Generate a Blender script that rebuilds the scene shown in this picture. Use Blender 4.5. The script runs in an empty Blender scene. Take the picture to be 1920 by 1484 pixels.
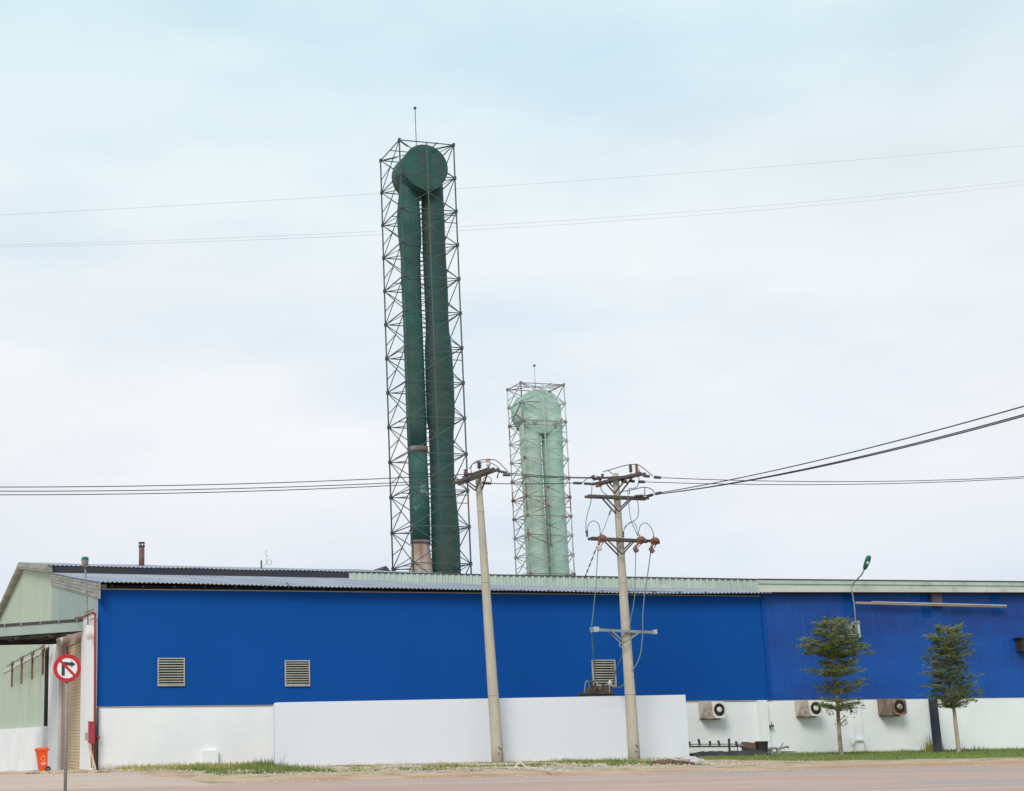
import bpy, math, random
from mathutils import Vector, Matrix, noise as mnoise
random.seed(7)
S = bpy.context.scene
COL = S.collection
R = math.radians

# ------------------------------------------------------------------ camera
CX, CY, CZ = -10.5457, -70.3329, 1.5
YAW, PITCH, ROLL = 0.272032, 0.219173, -0.014626
FPX, PPX, PPY, PW, PH = 2837.47, 530.62, 742.0, 1920.0, 1484.0
_f = Vector((math.sin(YAW)*math.cos(PITCH), math.cos(YAW)*math.cos(PITCH), math.sin(PITCH)))
_r = Vector((math.cos(YAW), -math.sin(YAW), 0))
_u = _r.cross(_f)
CR = _r*math.cos(ROLL) + _u*math.sin(ROLL)
CU = -_r*math.sin(ROLL) + _u*math.cos(ROLL)
CP = Vector((CX, CY, CZ))
cam = bpy.data.cameras.new('camera')
cam.sensor_width = 36.0
cam.lens = 36.0*FPX/PW
cam.shift_x = (PW/2-PPX)/PW
cam.clip_end = 6000
co = bpy.data.objects.new('camera', cam)
COL.objects.link(co)
mw = Matrix((CR, CU, -_f)).transposed().to_4x4()
mw.translation = CP
co.matrix_world = mw
S.camera = co

# ------------------------------------------------------------------ sky, sun, exposure
SUN_EL, SUN_DIR = R(40), Vector((-0.60, -0.80, 0)).normalized()
W = bpy.data.worlds.new('World'); S.world = W; W.use_nodes = True
nt = W.node_tree; nt.nodes.clear()
def N(t, **k):
    n = nt.nodes.new(t)
    for a, b in k.items(): setattr(n, a, b)
    return n
sky = N('ShaderNodeTexSky', sky_type='NISHITA', sun_disc=False)
sky.sun_elevation = SUN_EL
sky.sun_rotation = math.atan2(SUN_DIR.x, SUN_DIR.y)
sky.air_density = 1.0; sky.dust_density = 2.5; sky.ozone_density = 1.0
tc = N('ShaderNodeTexCoord')
mp = N('ShaderNodeMapping'); mp.inputs['Scale'].default_value = (1.0, 1.0, 2.6)
mp.inputs['Location'].default_value = (0.35, 0.1, 0.2)
n1 = N('ShaderNodeTexNoise'); n1.inputs['Scale'].default_value = 2.6; n1.inputs['Detail'].default_value = 7; n1.inputs['Roughness'].default_value = 0.52
n1.inputs['Distortion'].default_value = 0.35
cr = N('ShaderNodeValToRGB')
cr.color_ramp.elements[0].position = 0.30; cr.color_ramp.elements[0].color = (0.86, 0.86, 0.86, 1)
cr.color_ramp.elements[1].position = 0.60; cr.color_ramp.elements[1].color = (1, 1, 1, 1)
sep = N('ShaderNodeSeparateXYZ')
hr = N('ShaderNodeMapRange'); hr.inputs['From Min'].default_value = 0.06; hr.inputs['From Max'].default_value = 0.46
cl = N('ShaderNodeValToRGB')      # cloud layer colour by elevation: lavender grey low, white in the middle, cyan tint higher
e = cl.color_ramp.elements
e[0].position = 0.0; e[0].color = (7.3, 8.0, 8.85, 1)
e[1].position = 1.0; e[1].color = (6.5, 8.2, 8.9, 1)
k = e.new(0.34); k.color = (8.6, 8.9, 9.2, 1)
k = e.new(0.62); k.color = (8.05, 8.8, 9.15, 1)
n2 = N('ShaderNodeTexNoise'); n2.inputs['Scale'].default_value = 3.4; n2.inputs['Detail'].default_value = 5; n2.inputs['Roughness'].default_value = 0.5
mp2 = N('ShaderNodeMapping'); mp2.inputs['Scale'].default_value = (1.0, 1.0, 3.2); mp2.inputs['Location'].default_value = (1.7, 0.4, 0.9)
cr2 = N('ShaderNodeValToRGB')
cr2.color_ramp.elements[0].position = 0.34; cr2.color_ramp.elements[0].color = (0.865, 0.92, 0.975, 1)
cr2.color_ramp.elements[1].position = 0.54; cr2.color_ramp.elements[1].color = (1.03, 1.01, 1.0, 1)
mul = N('ShaderNodeMix', data_type='RGBA', blend_type='MULTIPLY'); mul.inputs[0].default_value = 1.0
mx = N('ShaderNodeMix', data_type='RGBA')
bg = N('ShaderNodeBackground'); bg.inputs['Strength'].default_value = 0.07
out = N('ShaderNodeOutputWorld')
L = nt.links.new
L(tc.outputs['Generated'], mp.inputs['Vector']); L(mp.outputs[0], n1.inputs['Vector'])
L(tc.outputs['Generated'], mp2.inputs['Vector']); L(mp2.outputs[0], n2.inputs['Vector'])
L(n1.outputs['Fac'], cr.inputs['Fac']); L(n2.outputs['Fac'], cr2.inputs['Fac'])
L(tc.outputs['Generated'], sep.inputs[0]); L(sep.outputs['Z'], hr.inputs['Value']); L(hr.outputs[0], cl.inputs['Fac'])
L(cl.outputs[0], mul.inputs[6]); L(cr2.outputs[0], mul.inputs[7])
L(cr.outputs[0], mx.inputs[0]); L(sky.outputs[0], mx.inputs[6]); L(mul.outputs[2], mx.inputs[7])
L(mx.outputs[2], bg.inputs['Color']); L(bg.outputs[0], out.inputs['Surface'])

sl = bpy.data.lights.new('sun', 'SUN'); sl.energy = 1.5; sl.angle = R(24); sl.color = (1.0, 0.95, 0.88)
so = bpy.data.objects.new('sun', sl); COL.objects.link(so)
sd = Vector((SUN_DIR.x*math.cos(SUN_EL), SUN_DIR.y*math.cos(SUN_EL), math.sin(SUN_EL)))
so.rotation_euler = sd.to_track_quat('Z', 'Y').to_euler()
so.location = (-40, -60, 60)
S.view_settings.view_transform = 'Standard'; S.view_settings.look = 'None'
S.view_settings.gamma = 1.0; S.view_settings.exposure = 0.58
S.view_settings.use_curve_mapping = False

# ------------------------------------------------------------------ surveying helpers: photo pixel + known depth -> point in the place
def ray(x, y): return _f + CR*((x-PPX)/FPX) - CU*((y-PPY)/FPX)
def aY(x, y, Y=0.0): d = ray(x, y); return CP + d*((Y-CY)/d.y)
def aX(x, y, X=0.0): d = ray(x, y); return CP + d*((X-CX)/d.x)
def aZ(x, y, Z=0.0): d = ray(x, y); return CP + d*((Z-CZ)/d.z)
V = Vector

# ------------------------------------------------------------------ materials
def s2l(c):
    return tuple(((v/255.0)/12.92 if v/255.0 <= 0.04045 else ((v/255.0+0.055)/1.055)**2.4) for v in c)
def M(name, c1, c2=None, scale=1.0, stretch=(1, 1, 1), rough=0.8, bump=0.0, bscale=None, metal=0.0, lo=0.38, hi=0.62,
      spot=None, spec=0.3, streak=None, base=None, trans=0.0):
    m = bpy.data.materials.new(name); m.use_nodes = True
    t = m.node_tree; b = t.nodes['Principled BSDF']
    b.inputs['Roughness'].default_value = rough; b.inputs['Metallic'].default_value = metal
    b.inputs['Specular IOR Level'].default_value = spec
    tcn = t.nodes.new('ShaderNodeTexCoord')
    def noise(sc, st, det=6, ro=0.6):
        mpn = t.nodes.new('ShaderNodeMapping'); mpn.inputs['Scale'].default_value = st
        nn = t.nodes.new('ShaderNodeTexNoise'); nn.inputs['Scale'].default_value = sc; nn.inputs['Detail'].default_value = det; nn.inputs['Roughness'].default_value = ro
        t.links.new(tcn.outputs['Object'], mpn.inputs[0]); t.links.new(mpn.outputs[0], nn.inputs['Vector'])
        return nn
    def layer(base, nn, col, a, c):
        rr = t.nodes.new('ShaderNodeMapRange'); rr.inputs['From Min'].default_value = a; rr.inputs['From Max'].default_value = c
        t.links.new(nn.outputs['Fac'], rr.inputs['Value'])
        mm = t.nodes.new('ShaderNodeMix'); mm.data_type = 'RGBA'
        t.links.new(rr.outputs[0], mm.inputs[0])
        if isinstance(base, tuple): mm.inputs[6].default_value = (*base, 1)
        else: t.links.new(base, mm.inputs[6])
        mm.inputs[7].default_value = (*col, 1)
        return mm.outputs[2]
    cur = tuple(c1)
    if c2 is not None: cur = layer(cur, noise(scale, stretch), c2, lo, hi)
    if streak: cur = layer(cur, noise(streak[1], streak[2], 5, 0.65), streak[0], streak[3], streak[4])
    if spot: cur = layer(cur, noise(spot[1], (1, 1, 1), 7, 0.65), spot[0], spot[2], spot[3])
    if base:                                   # splashed dirt climbing from the foot of the thing
        sx_ = t.nodes.new('ShaderNodeSeparateXYZ'); t.links.new(tcn.outputs['Object'], sx_.inputs[0])
        nn = noise(1.6, (1.5, 1.5, .6), 7, 0.7)
        m1 = t.nodes.new('ShaderNodeMath'); m1.operation = 'MULTIPLY_ADD'; m1.inputs[1].default_value = -1.0/base[1]; m1.inputs[2].default_value = 0.30
        t.links.new(sx_.outputs['Z'], m1.inputs[0])
        m2 = t.nodes.new('ShaderNodeMath'); m2.operation = 'ADD'; t.links.new(m1.outputs[0], m2.inputs[0]); t.links.new(nn.outputs['Fac'], m2.inputs[1])
        class _o: outputs = {'Fac': m2.outputs[0]}
        cur = layer(cur, _o, base[0], .42, .80)
    if isinstance(cur, tuple): b.inputs['Base Color'].default_value = (*cur, 1)
    else: t.links.new(cur, b.inputs['Base Color'])
    if trans:
        tr_ = t.nodes.new('ShaderNodeBsdfTranslucent'); ms = t.nodes.new('ShaderNodeMixShader'); ms.inputs[0].default_value = trans
        if not isinstance(cur, tuple): t.links.new(cur, tr_.inputs[0])
        t.links.new(b.outputs[0], ms.inputs[1]); t.links.new(tr_.outputs[0], ms.inputs[2])
        t.links.new(ms.outputs[0], t.nodes['Material Output'].inputs['Surface'])
    if bump:
        nb = noise(bscale or scale*4, stretch)
        bn = t.nodes.new('ShaderNodeBump'); bn.inputs['Strength'].default_value = bump; bn.inputs['Distance'].default_value = 0.05
        t.links.new(nb.outputs['Fac'], bn.inputs['Height']); t.links.new(bn.outputs[0], b.inputs['Normal'])
    return m

blueA = M('blue painted cladding', (0.0045, 0.068, 0.300), (0.005, 0.072, 0.310), 0.25, (1, 1, .6), 0.75, spec=0.08)
blueB = M('faded blue cladding', (0.007, 0.080, 0.36), (0.011, 0.050, 0.24), 0.35, (.5, 1, 1.1), 0.55, lo=.40, hi=.62,
          streak=((0.026, 0.115, 0.36), 1.6, (2.2, 1, .16), .58, .78), spec=0.25)
whiteP = M('white painted plaster', (0.80, 0.81, 0.81), (0.76, 0.77, 0.785), 0.5, (1, 1, 1), 0.9, 0.10, 6, spec=0.1,
           streak=((0.66, 0.66, 0.64), 1.4, (1.6, 1.6, .22), .63, .86), base=((0.50, 0.45, 0.37), .55))
whiteE = M('white painted plaster of the end wall', (0.80, 0.81, 0.81), (0.74, 0.75, 0.765), 0.5, (1, 1, 1), 0.9, 0.10, 6, spec=0.1, streak=((0.62, 0.62, 0.60), 1.4, (1.6, 1.6, .22), .58, .82))
hoardW = M('clean white panel', (0.69, 0.715, 0.765), (0.675, 0.70, 0.75), 0.3, (1, 1, 1), 0.85, spec=0.15, base=((0.50, 0.45, 0.38), .40))
roofG = M('grey blue corrugated steel', (0.24, 0.265, 0.33), (0.36, 0.37, 0.41), 0.5, (1.5, .12, 1), 0.55, metal=0.15, lo=.4, hi=.65,
          streak=((0.45, 0.44, 0.44), 0.8, (1.4, .15, 1), .6, .8))
flash = M('weathered galvanised flashing', (0.36, 0.35, 0.32), (0.24, 0.23, 0.20), 1.2, (.3, .3, 3), 0.6, lo=.4, hi=.6)
soffit = M('dark eave shade brown', (0.045, 0.042, 0.042), (0.07, 0.06, 0.05), 1.5, (1, 1, 1), 0.9, spec=0.1)  # under-eave shade painted into the base colour; other dark parts share it
navy = M('dark navy trim', (0.035, 0.038, 0.055), (0.05, 0.047, 0.05), 0.8, (.3, 1, 1), 0.7, spec=0.2)
paleG = M('pale green sheet cladding', (0.46, 0.52, 0.405), (0.405, 0.475, 0.385), 0.7, (1, 1.6, .2), 0.6,
          streak=((0.33, 0.39, 0.33), 2.0, (1, 3, .12), .6, .8), spec=0.2)
tealG = M('pale teal sheet cladding', (0.30, 0.385, 0.355), (0.35, 0.415, 0.38), 0.8, (1, 1.6, .2), 0.6, spec=0.2)
fasciaG = M('green profiled roof sheet', (0.37, 0.46, 0.40), (0.46, 0.53, 0.46), 1.0, (2.5, 1, .3), 0.6, lo=.35, hi=.65,
            spot=((0.27, 0.24, 0.19), 0.55, .56, .72), spec=0.2)
gutterC = M('cream gutter lip', (0.56, 0.58, 0.53), (0.44, 0.46, 0.41), 0.8, (.4, 1, 1), 0.6, spot=((0.27, 0.20, 0.14), 0.6, .57, .72))
shut = M('beige roller shutter', (0.62, 0.50, 0.31), (0.56, 0.44, 0.27), 0.8, (1, 1, .4), 0.6, spec=0.25)
frameB = M('brownish door surround', (0.42, 0.31, 0.25), (0.36, 0.26, 0.20), 0.7, rough=0.85)
steelD = M('dark steel', (0.055, 0.053, 0.052), (0.08, 0.07, 0.062), 2, rough=0.65)
greyMetal = M('grey galvanised steel', (0.30, 0.31, 0.30), (0.22, 0.22, 0.21), 3, rough=0.5, metal=0.3)
louvM = M('louvre grey beige aluminium', (0.42, 0.41, 0.36), (0.34, 0.33, 0.29), 2, rough=0.55)
darkV = M('black for unlit gaps', (0.03, 0.03, 0.028), rough=0.95, spec=0.05)  # flat black painted in for the shade inside gaps and openings
redP = M('faded red pipe paint', (0.30, 0.055, 0.05), (0.24, 0.06, 0.05), 2, rough=0.55, spot=((0.18, 0.09, 0.06), 2, .6, .75))
redBox = M('red cabinet paint', (0.42, 0.05, 0.07), (0.34, 0.04, 0.06), 2, rough=0.4)
tealPipe = M('dark teal downpipe', (0.03, 0.09, 0.10), (0.05, 0.11, 0.11), 2, rough=0.5)
pipeG = M('dark green flue paint', (0.020, 0.088, 0.070), (0.034, 0.110, 0.090), 0.5, (1, 1, .25), 0.55, lo=.35, hi=.65,
          streak=((0.055, 0.072, 0.060), 1.1, (1.6, 1.6, .10), .46, .72), spec=0.25)
pipeG2 = M('dark green flue paint, grimy', (0.024, 0.078, 0.066), (0.034, 0.096, 0.082), 0.5, (1, 1, .25), 0.6, lo=.35, hi=.65,
           streak=((0.066, 0.066, 0.055), 1.0, (1.6, 1.6, .09), .44, .70), spec=0.2)
pipeScr = M('dark green flue paint, scraped', (0.030, 0.096, 0.078), (0.045, 0.125, 0.10), 0.6, (1, 1, .3), 0.55,
            spot=((0.26, 0.38, 0.33), 0.9, .60, .72), spec=0.25)
rustCone = M('rust stained pale cone', (0.50, 0.42, 0.38), (0.34, 0.20, 0.14), 1.1, (1.4, 1.4, .25), 0.7, lo=.42, hi=.68)
pipeP = M('pale green flue paint', (0.43, 0.59, 0.48), (0.48, 0.61, 0.50), 0.5, (1, 1, .25), 0.6, lo=.35, hi=.65,
          streak=((0.42, 0.45, 0.36), 1.0, (1.5, 1.5, .12), .5, .75), spot=((0.24, 0.21, 0.16), 1.1, .68, .78), spec=0.2)
pipeP2 = M('pale green flue paint, cooler', (0.37, 0.55, 0.47), (0.42, 0.57, 0.49), 0.5, (1, 1, .25), 0.6, lo=.35, hi=.65, spec=0.2)
truss = M('weathered lattice steel', (0.060, 0.098, 0.090), (0.045, 0.058, 0.066), 0.9, rough=0.6, spot=((0.20, 0.085, 0.05), 0.35, .57, .64))
trussL = M('lattice steel brace', (0.072, 0.112, 0.102), (0.052, 0.068, 0.075), 0.8, rough=0.6, spot=((0.17, 0.085, 0.055), 0.5, .60, .68))
trussR = M('rusty mid column steel', (0.066, 0.098, 0.088), (0.10, 0.080, 0.064), 0.25, rough=0.7, lo=.42, hi=.55)
trussP = M('pale painted lattice steel', (0.42, 0.465, 0.42), (0.27, 0.30, 0.28), 0.7, rough=0.6, spot=((0.17, 0.085, 0.06), 0.28, .54, .57))
trussPd = M('rusty lattice steel', (0.19, 0.12, 0.095), (0.22, 0.22, 0.21), 0.5, rough=0.7)
concP = M('spun concrete pole', (0.46, 0.42, 0.35), (0.40, 0.365, 0.305), 1.5, (1.5, 1.5, .4), 0.9, 0.15, 9, spot=((0.27, 0.245, 0.21), 1.6, .62, .76), spec=0.1)
armM = M('dark crossarm steel', (0.075, 0.07, 0.065), (0.12, 0.09, 0.075), 2, rough=0.7)
armG = M('grey crossarm steel', (0.26, 0.29, 0.28), (0.20, 0.22, 0.21), 2, rough=0.6)
insB = M('brown porcelain', (0.17, 0.080, 0.055), (0.24, 0.12, 0.08), 4, rough=0.35)
insR = M('reddish brown porcelain', (0.25, 0.075, 0.055), (0.19, 0.07, 0.05), 4, rough=0.4)
insK = M('dark insulator', (0.05, 0.055, 0.065), (0.07, 0.07, 0.08), 4, rough=0.4)
insW = M('pale porcelain', (0.62, 0.56, 0.50), (0.50, 0.40, 0.34), 5, rough=0.35)
wireM = M('black cable', (0.05, 0.052, 0.058), rough=0.7)
wireT = M('green grey insulated cable', (0.15, 0.22, 0.20), rough=0.6)
wireF = M('far aluminium conductor', (0.50, 0.58, 0.64), rough=0.5)
signRed = M('sign red', (0.50, 0.022, 0.035), (0.44, 0.02, 0.03), 6, rough=0.4)
signWhite = M('sign white', (0.72, 0.75, 0.76), (0.66, 0.69, 0.70), 5, rough=0.4)
signBlack = M('sign black', (0.035, 0.045, 0.048), rough=0.45)
postM = M('grey sign post', (0.22, 0.205, 0.195), (0.27, 0.25, 0.235), 3, rough=0.5)
lampG = M('green lamp housing', (0.012, 0.16, 0.10), (0.018, 0.13, 0.085), 3, rough=0.4)
lampL = M('lamp lens', (0.55, 0.58, 0.55), rough=0.2)
binO = M('orange bin plastic', (0.78, 0.095, 0.02), (0.72, 0.085, 0.018), 3, rough=0.4)
rubber = M('black rubber', (0.03, 0.03, 0.03), rough=0.8)
binMark = M('white printed mark', (0.80, 0.62, 0.50), rough=0.6)
wood = M('pale weathered timber', (0.55, 0.43, 0.33), (0.45, 0.34, 0.25), 4, (1, 1, .2), 0.85)
benchM = M('lichen grey timber', (0.36, 0.37, 0.29), (0.28, 0.29, 0.23), 3, rough=0.85)
rustBr = M('rusty brown metal', (0.20, 0.11, 0.075), (0.12, 0.075, 0.06), 2.5, rough=0.8)
acW = M('dirty cream fan casing', (0.74, 0.72, 0.69), (0.50, 0.43, 0.36), 2.2, rough=0.6, lo=.5, hi=.72)
acB = M('rusty brown fan casing', (0.28, 0.20, 0.16), (0.17, 0.115, 0.09), 2.2, rough=0.75, lo=.42, hi=.62)
acBx = M('stained fan casing side', (0.58, 0.53, 0.47), (0.26, 0.18, 0.14), 1.6, rough=0.75, lo=.42, hi=.64)
tarp = M('black tarpaulin', (0.032, 0.032, 0.034), (0.05, 0.048, 0.046), 2, rough=0.6, bump=0.4, bscale=5)
silv = M('silver grey sheet metal', (0.46, 0.49, 0.53), (0.38, 0.40, 0.44), 1.5, rough=0.4, metal=0.2)
roadM = M('dusty pinkish road', (0.49, 0.335, 0.275), (0.42, 0.305, 0.265), 0.30, (.12, 1.3, 1), 0.9, 0.12, 18, lo=.36, hi=.64,
          streak=((0.57, 0.435, 0.385), 0.42, (.10, 2.2, 1), .52, .70), spot=((0.36, 0.32, 0.305), 0.06, .50, .62), spec=0.15)
dirtM = M('dry trampled earth', (0.42, 0.31, 0.20), (0.54, 0.44, 0.32), 0.7, rough=0.95, bump=0.5, bscale=6, spot=((0.22, 0.15, 0.09), 0.9, .52, .66), spec=0.1)
driveM = M('dusty concrete apron', (0.52, 0.385, 0.31), (0.56, 0.44, 0.365), 0.5, (.4, 1, 1), 0.9, bump=0.15, bscale=10, spot=((0.34, 0.26, 0.21), 0.8, .60, .75), spec=0.1)
farM = M('dry ground', (0.36, 0.30, 0.22), (0.28, 0.27, 0.16), 0.05, rough=0.95, spec=0.1)
kerbM = M('earth stained kerb', (0.48, 0.345, 0.255), (0.43, 0.305, 0.215), 0.9, rough=0.95, bump=0.2, bscale=9, spec=0.1)
lawnM = M('green turf', (0.135, 0.195, 0.050), (0.20, 0.24, 0.085), 0.8, rough=0.95, spot=((0.075, 0.115, 0.035), 0.9, .58, .68), spec=0.05)
bladeM = M('grass blades', (0.12, 0.18, 0.045), (0.23, 0.255, 0.09), 1.2, rough=0.8, lo=.4, hi=.65, spec=0.1)
dryM = M('dry grass blades', (0.42, 0.37, 0.14), (0.34, 0.33, 0.12), 1.5, rough=0.85, spec=0.1)
stoneM = M('pale rubble stone', (0.56, 0.50, 0.41), (0.40, 0.34, 0.27), 3, rough=0.95, spec=0.1)
rockM = M('grey white rock', (0.52, 0.53, 0.52), (0.36, 0.35, 0.33), 2, rough=0.9, bump=0.3, bscale=6, spec=0.1)
leafM = M('tree leaves', (0.24, 0.28, 0.095), (0.34, 0.37, 0.115), 0.8, rough=0.6, lo=.4, hi=.62, spot=((0.12, 0.175, 0.10), 2.4, .52, .64), spec=0.15, trans=.55)
leafM2 = M('tree leaves, bluer', (0.22, 0.275, 0.11), (0.32, 0.365, 0.125), 0.8, rough=0.6, lo=.4, hi=.62, spot=((0.12, 0.185, 0.12), 2.4, .52, .64), spec=0.15, trans=.55)
barkM = M('young bark', (0.20, 0.115, 0.085), (0.46, 0.40, 0.35), 1.6, (1, 1, .5), 0.9, lo=.42, hi=.62)
barkM2 = M('pale bark', (0.44, 0.35, 0.29), (0.32, 0.23, 0.18), 1.8, (1, 1, .5), 0.9)
navyR = M('rust stained dark bracket', (0.06, 0.06, 0.10), (0.16, 0.10, 0.08), 2.5, rough=0.8)
slatM = M('dirty white slat', (0.66, 0.63, 0.58), (0.48, 0.43, 0.36), 3, rough=.8)
blackPost = M('black painted post', (0.026, 0.023, 0.028), (0.04, 0.035, 0.038), 2, rough=0.55)

# ------------------------------------------------------------------ mesh builder
class MB:
    def __init__(s): s.v = []; s.f = []; s.sm = []
    def add(s, vs, fs, smooth=False):
        b = len(s.v); s.v += [V(q) for q in vs]
        for q in fs: s.f.append([b+i for i in q]); s.sm.append(smooth)
        return s
    def box(s, x0, x1, y0, y1, z0, z1):
        return s.add([(x0, y0, z0), (x1, y0, z0), (x1, y1, z0), (x0, y1, z0), (x0, y0, z1), (x1, y0, z1), (x1, y1, z1), (x0, y1, z1)],
                     [(0, 3, 2, 1), (4, 5, 6, 7), (0, 1, 5, 4), (1, 2, 6, 5), (2, 3, 7, 6), (3, 0, 4, 7)])
    def hexa(s, p):      # 8 points, bottom ring then top ring
        return s.add(p, [(0, 3, 2, 1), (4, 5, 6, 7), (0, 1, 5, 4), (1, 2, 6, 5), (2, 3, 7, 6), (3, 0, 4, 7)])
    def tube(s, pts, r, n=6, caps=True):
        pts = [V(q) for q in pts]; m = len(pts)
        rr = r if isinstance(r, (list, tuple)) else [r]*m
        T = [(pts[min(i+1, m-1)]-pts[max(i-1, 0)]).normalized() for i in range(m)]
        up = V((0, 0, 1)) if abs(T[0].z) < 0.9 else V((0, 1, 0))
        a = T[0].cross(up).normalized(); vs = []
        for i in range(m):
            a = (a - T[i]*a.dot(T[i])).normalized(); b = T[i].cross(a)
            off = math.pi/4 if n == 4 else 0
            for k in range(n):
                t = 2*math.pi*k/n+off; vs.append(pts[i]+(a*math.cos(t)+b*math.sin(t))*rr[i])
        fs = [(i*n+k, i*n+(k+1) % n, (i+1)*n+(k+1) % n, (i+1)*n+k) for i in range(m-1) for k in range(n)]
        s.add(vs, fs, n > 4)
        if caps:
            b = len(s.v)-m*n
            s.f.append([b+k for k in reversed(range(n))]); s.sm.append(False)
            s.f.append([b+(m-1)*n+k for k in range(n)]); s.sm.append(False)
        return s
    def bar(s, a, b, w=0.06): return s.tube([a, b], w*0.7071, 4)
    def lathe(s, axis0, axis1, prof, n=24):   # prof: (t along axis in metres, radius)
        a = V(axis0); d = (V(axis1)-a).normalized()
        return s.tube([a+d*t for t, _ in prof], [q for _, q in prof], n)
    def ball(s, c, r, sq=(1, 1, 1), jit=0.0, nu=8, nv=6):
        c = V(c); vs = [c+V((0, 0, -r*sq[2]))]
        for i in range(1, nv):
            ph = -math.pi/2+math.pi*i/nv
            for k in range(nu):
                t = 2*math.pi*k/nu; j = 1+random.uniform(-jit, jit)
                vs.append(c+V((math.cos(ph)*math.cos(t)*r*sq[0]*j, math.cos(ph)*math.sin(t)*r*sq[1]*j, math.sin(ph)*r*sq[2]*j)))
        vs.append(c+V((0, 0, r*sq[2]))); top = len(vs)-1
        fs = [(0, 1+(k+1) % nu, 1+k) for k in range(nu)]
        for i in range(nv-2):
            for k in range(nu):
                a = 1+i*nu; fs.append((a+k, a+(k+1) % nu, a+nu+(k+1) % nu, a+nu+k))
        a = 1+(nv-2)*nu
        fs += [(a+k, a+(k+1) % nu, top) for k in range(nu)]
        return s.add(vs, fs, jit == 0)
    def prism(s, poly, off):                 # planar polygon of 3-D points, extruded by off
        n = len(poly); off = V(off); vs = [V(q) for q in poly]+[V(q)+off for q in poly]
        fs = [tuple(range(n)), tuple(reversed(range(n, 2*n)))]+[((k+1) % n, k, n+k, n+(k+1) % n) for k in range(n)]
        return s.add(vs, fs)
    def build(s, name, mat, parent=None):
        me = bpy.data.meshes.new(name)
        o0 = V((0, 0, 0))
        if parent is not None:
            q = parent
            while q is not None: o0 += q.location; q = q.parent
        me.from_pydata([tuple(v-o0) for v in s.v], [], s.f)
        me.polygons.foreach_set('use_smooth', s.sm)
        me.materials.append(mat); me.update()
        o = bpy.data.objects.new(name, me); COL.objects.link(o)
        if parent is not None: o.parent = parent
        return o

def tag(o, label, cat, group=None):
    o['label'] = label; o['category'] = cat
    if group: o['group'] = group
    return o
def thing(name, label, cat, loc, group=None):
    o = bpy.data.objects.new(name, None); COL.objects.link(o); o.location = loc; o.empty_display_size = 0.3
    return tag(o, label, cat, group)
def solo(name, mb, mat, label, cat, loc, group=None):
    loc = V(loc); mb.v = [v-loc for v in mb.v]
    o = mb.build(name, mat); o.location = loc
    return tag(o, label, cat, group)
def structure(name, mb, mat):
    o = mb.build(name, mat); o['kind'] = 'structure'; return o
def stuff(name, mb, mat, label, cat):
    o = mb.build(name, mat); o['kind'] = 'stuff'; tag(o, label, cat); return o
def sag(p, q, s, n=14):
    p, q = V(p), V(q)
    return [p.lerp(q, i/n)-V((0, 0, 4*s*(i/n)*(1-i/n))) for i in range(n+1)]
def smooth(pts, n=6):                        # Catmull-Rom through the points
    pts = [V(q) for q in pts]; P = [pts[0]*2-pts[1]]+pts+[pts[-1]*2-pts[-2]]; o = []
    for i in range(1, len(P)-2):
        a, b, c, d = P[i-1:i+3]
        for k in range(n):
            t = k/n
            o.append(0.5*((2*b)+(c-a)*t+(2*a-5*b+4*c-d)*t*t+(3*b-a-3*c+d)*t**3))
    return o+[pts[-1]]

# ------------------------------------------------------------------ ground, road, verge
KERB = [(95, -18.1), (60, -18.1), (30, -18.1), (12, -18.3), (6, -18.4), (3.6, -17.8), (1.9, -16.2), (0.9, -13.5), (0.3, -9.5), (0.05, -5), (0.02, -0.6)]
def gh(x, y):
    z = -0.15
    if x < 1.5:
        if y > -20: z = -0.15+0.15*min(1, (y+20)/13)
        if y > -3: z = -0.028*(y+3)
        z = max(z, -1.5)
    return z
def lines(a, fine0, fine1, step, b):
    o = [fine0+i*step for i in range(int((fine1-fine0)/step)+1)]
    pre = []; x = fine0; d = step
    while x > a: d *= 1.6; x -= d; pre.append(max(x, a))
    post = []; x = o[-1]; d = step
    while x < b: d *= 1.6; x += d; post.append(min(x, b))
    return list(reversed(pre))+o+post
xs = lines(-1500, -16, 8, 0.8, 1500); ys = lines(-400, -50, 60, 1.0, 2500)
g = MB()
g.add([(x, y, gh(x, y) - (0.006 if x > -200 else 0)) for y in ys for x in xs],
      [(j*len(xs)+i, j*len(xs)+i+1, (j+1)*len(xs)+i+1, (j+1)*len(xs)+i) for j in range(len(ys)-1) for i in range(len(xs)-1)], True)
structure('ground', g, farM)
g = MB(); xr = [-120+i*6 for i in range(51)]; yr = [-60, -50, -40, -32, -26, -20.6]
g.add([(x, y, -0.15) for y in yr for x in xr], [(j*51+i, j*51+i+1, (j+1)*51+i+1, (j+1)*51+i) for j in range(5) for i in range(50)])
structure('road', g, roadM)
g = MB(); g.add([(-120, -20.604, -0.146), (180, -20.604, -0.146), (180, -17.9, -0.146), (-120, -17.9, -0.146)], [(0, 1, 2, 3)]); 
structure('road_shoulder', g, kerbM) if False else None
g = MB(); xd = [-30+i*1.0 for i in range(32)]; yd = [-20.6+i*0.5 for i in range(140)]
g.add([(x, y, gh(x, y)) for y in yd for x in xd], [(j*32+i, j*32+i+1, (j+1)*32+i+1, (j+1)*32+i) for j in range(139) for i in range(31)], True)
structure('driveway', g, driveM)
g = MB()                                    # strip of road between the carriageway edge and the kerb
g.add([(1.0, -20.6, -0.15), (180, -20.6, -0.15), (180, -17.9, -0.15), (1.0, -17.9, -0.15)], [(0, 1, 2, 3)])
structure('road_edge', g, roadM)
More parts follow.
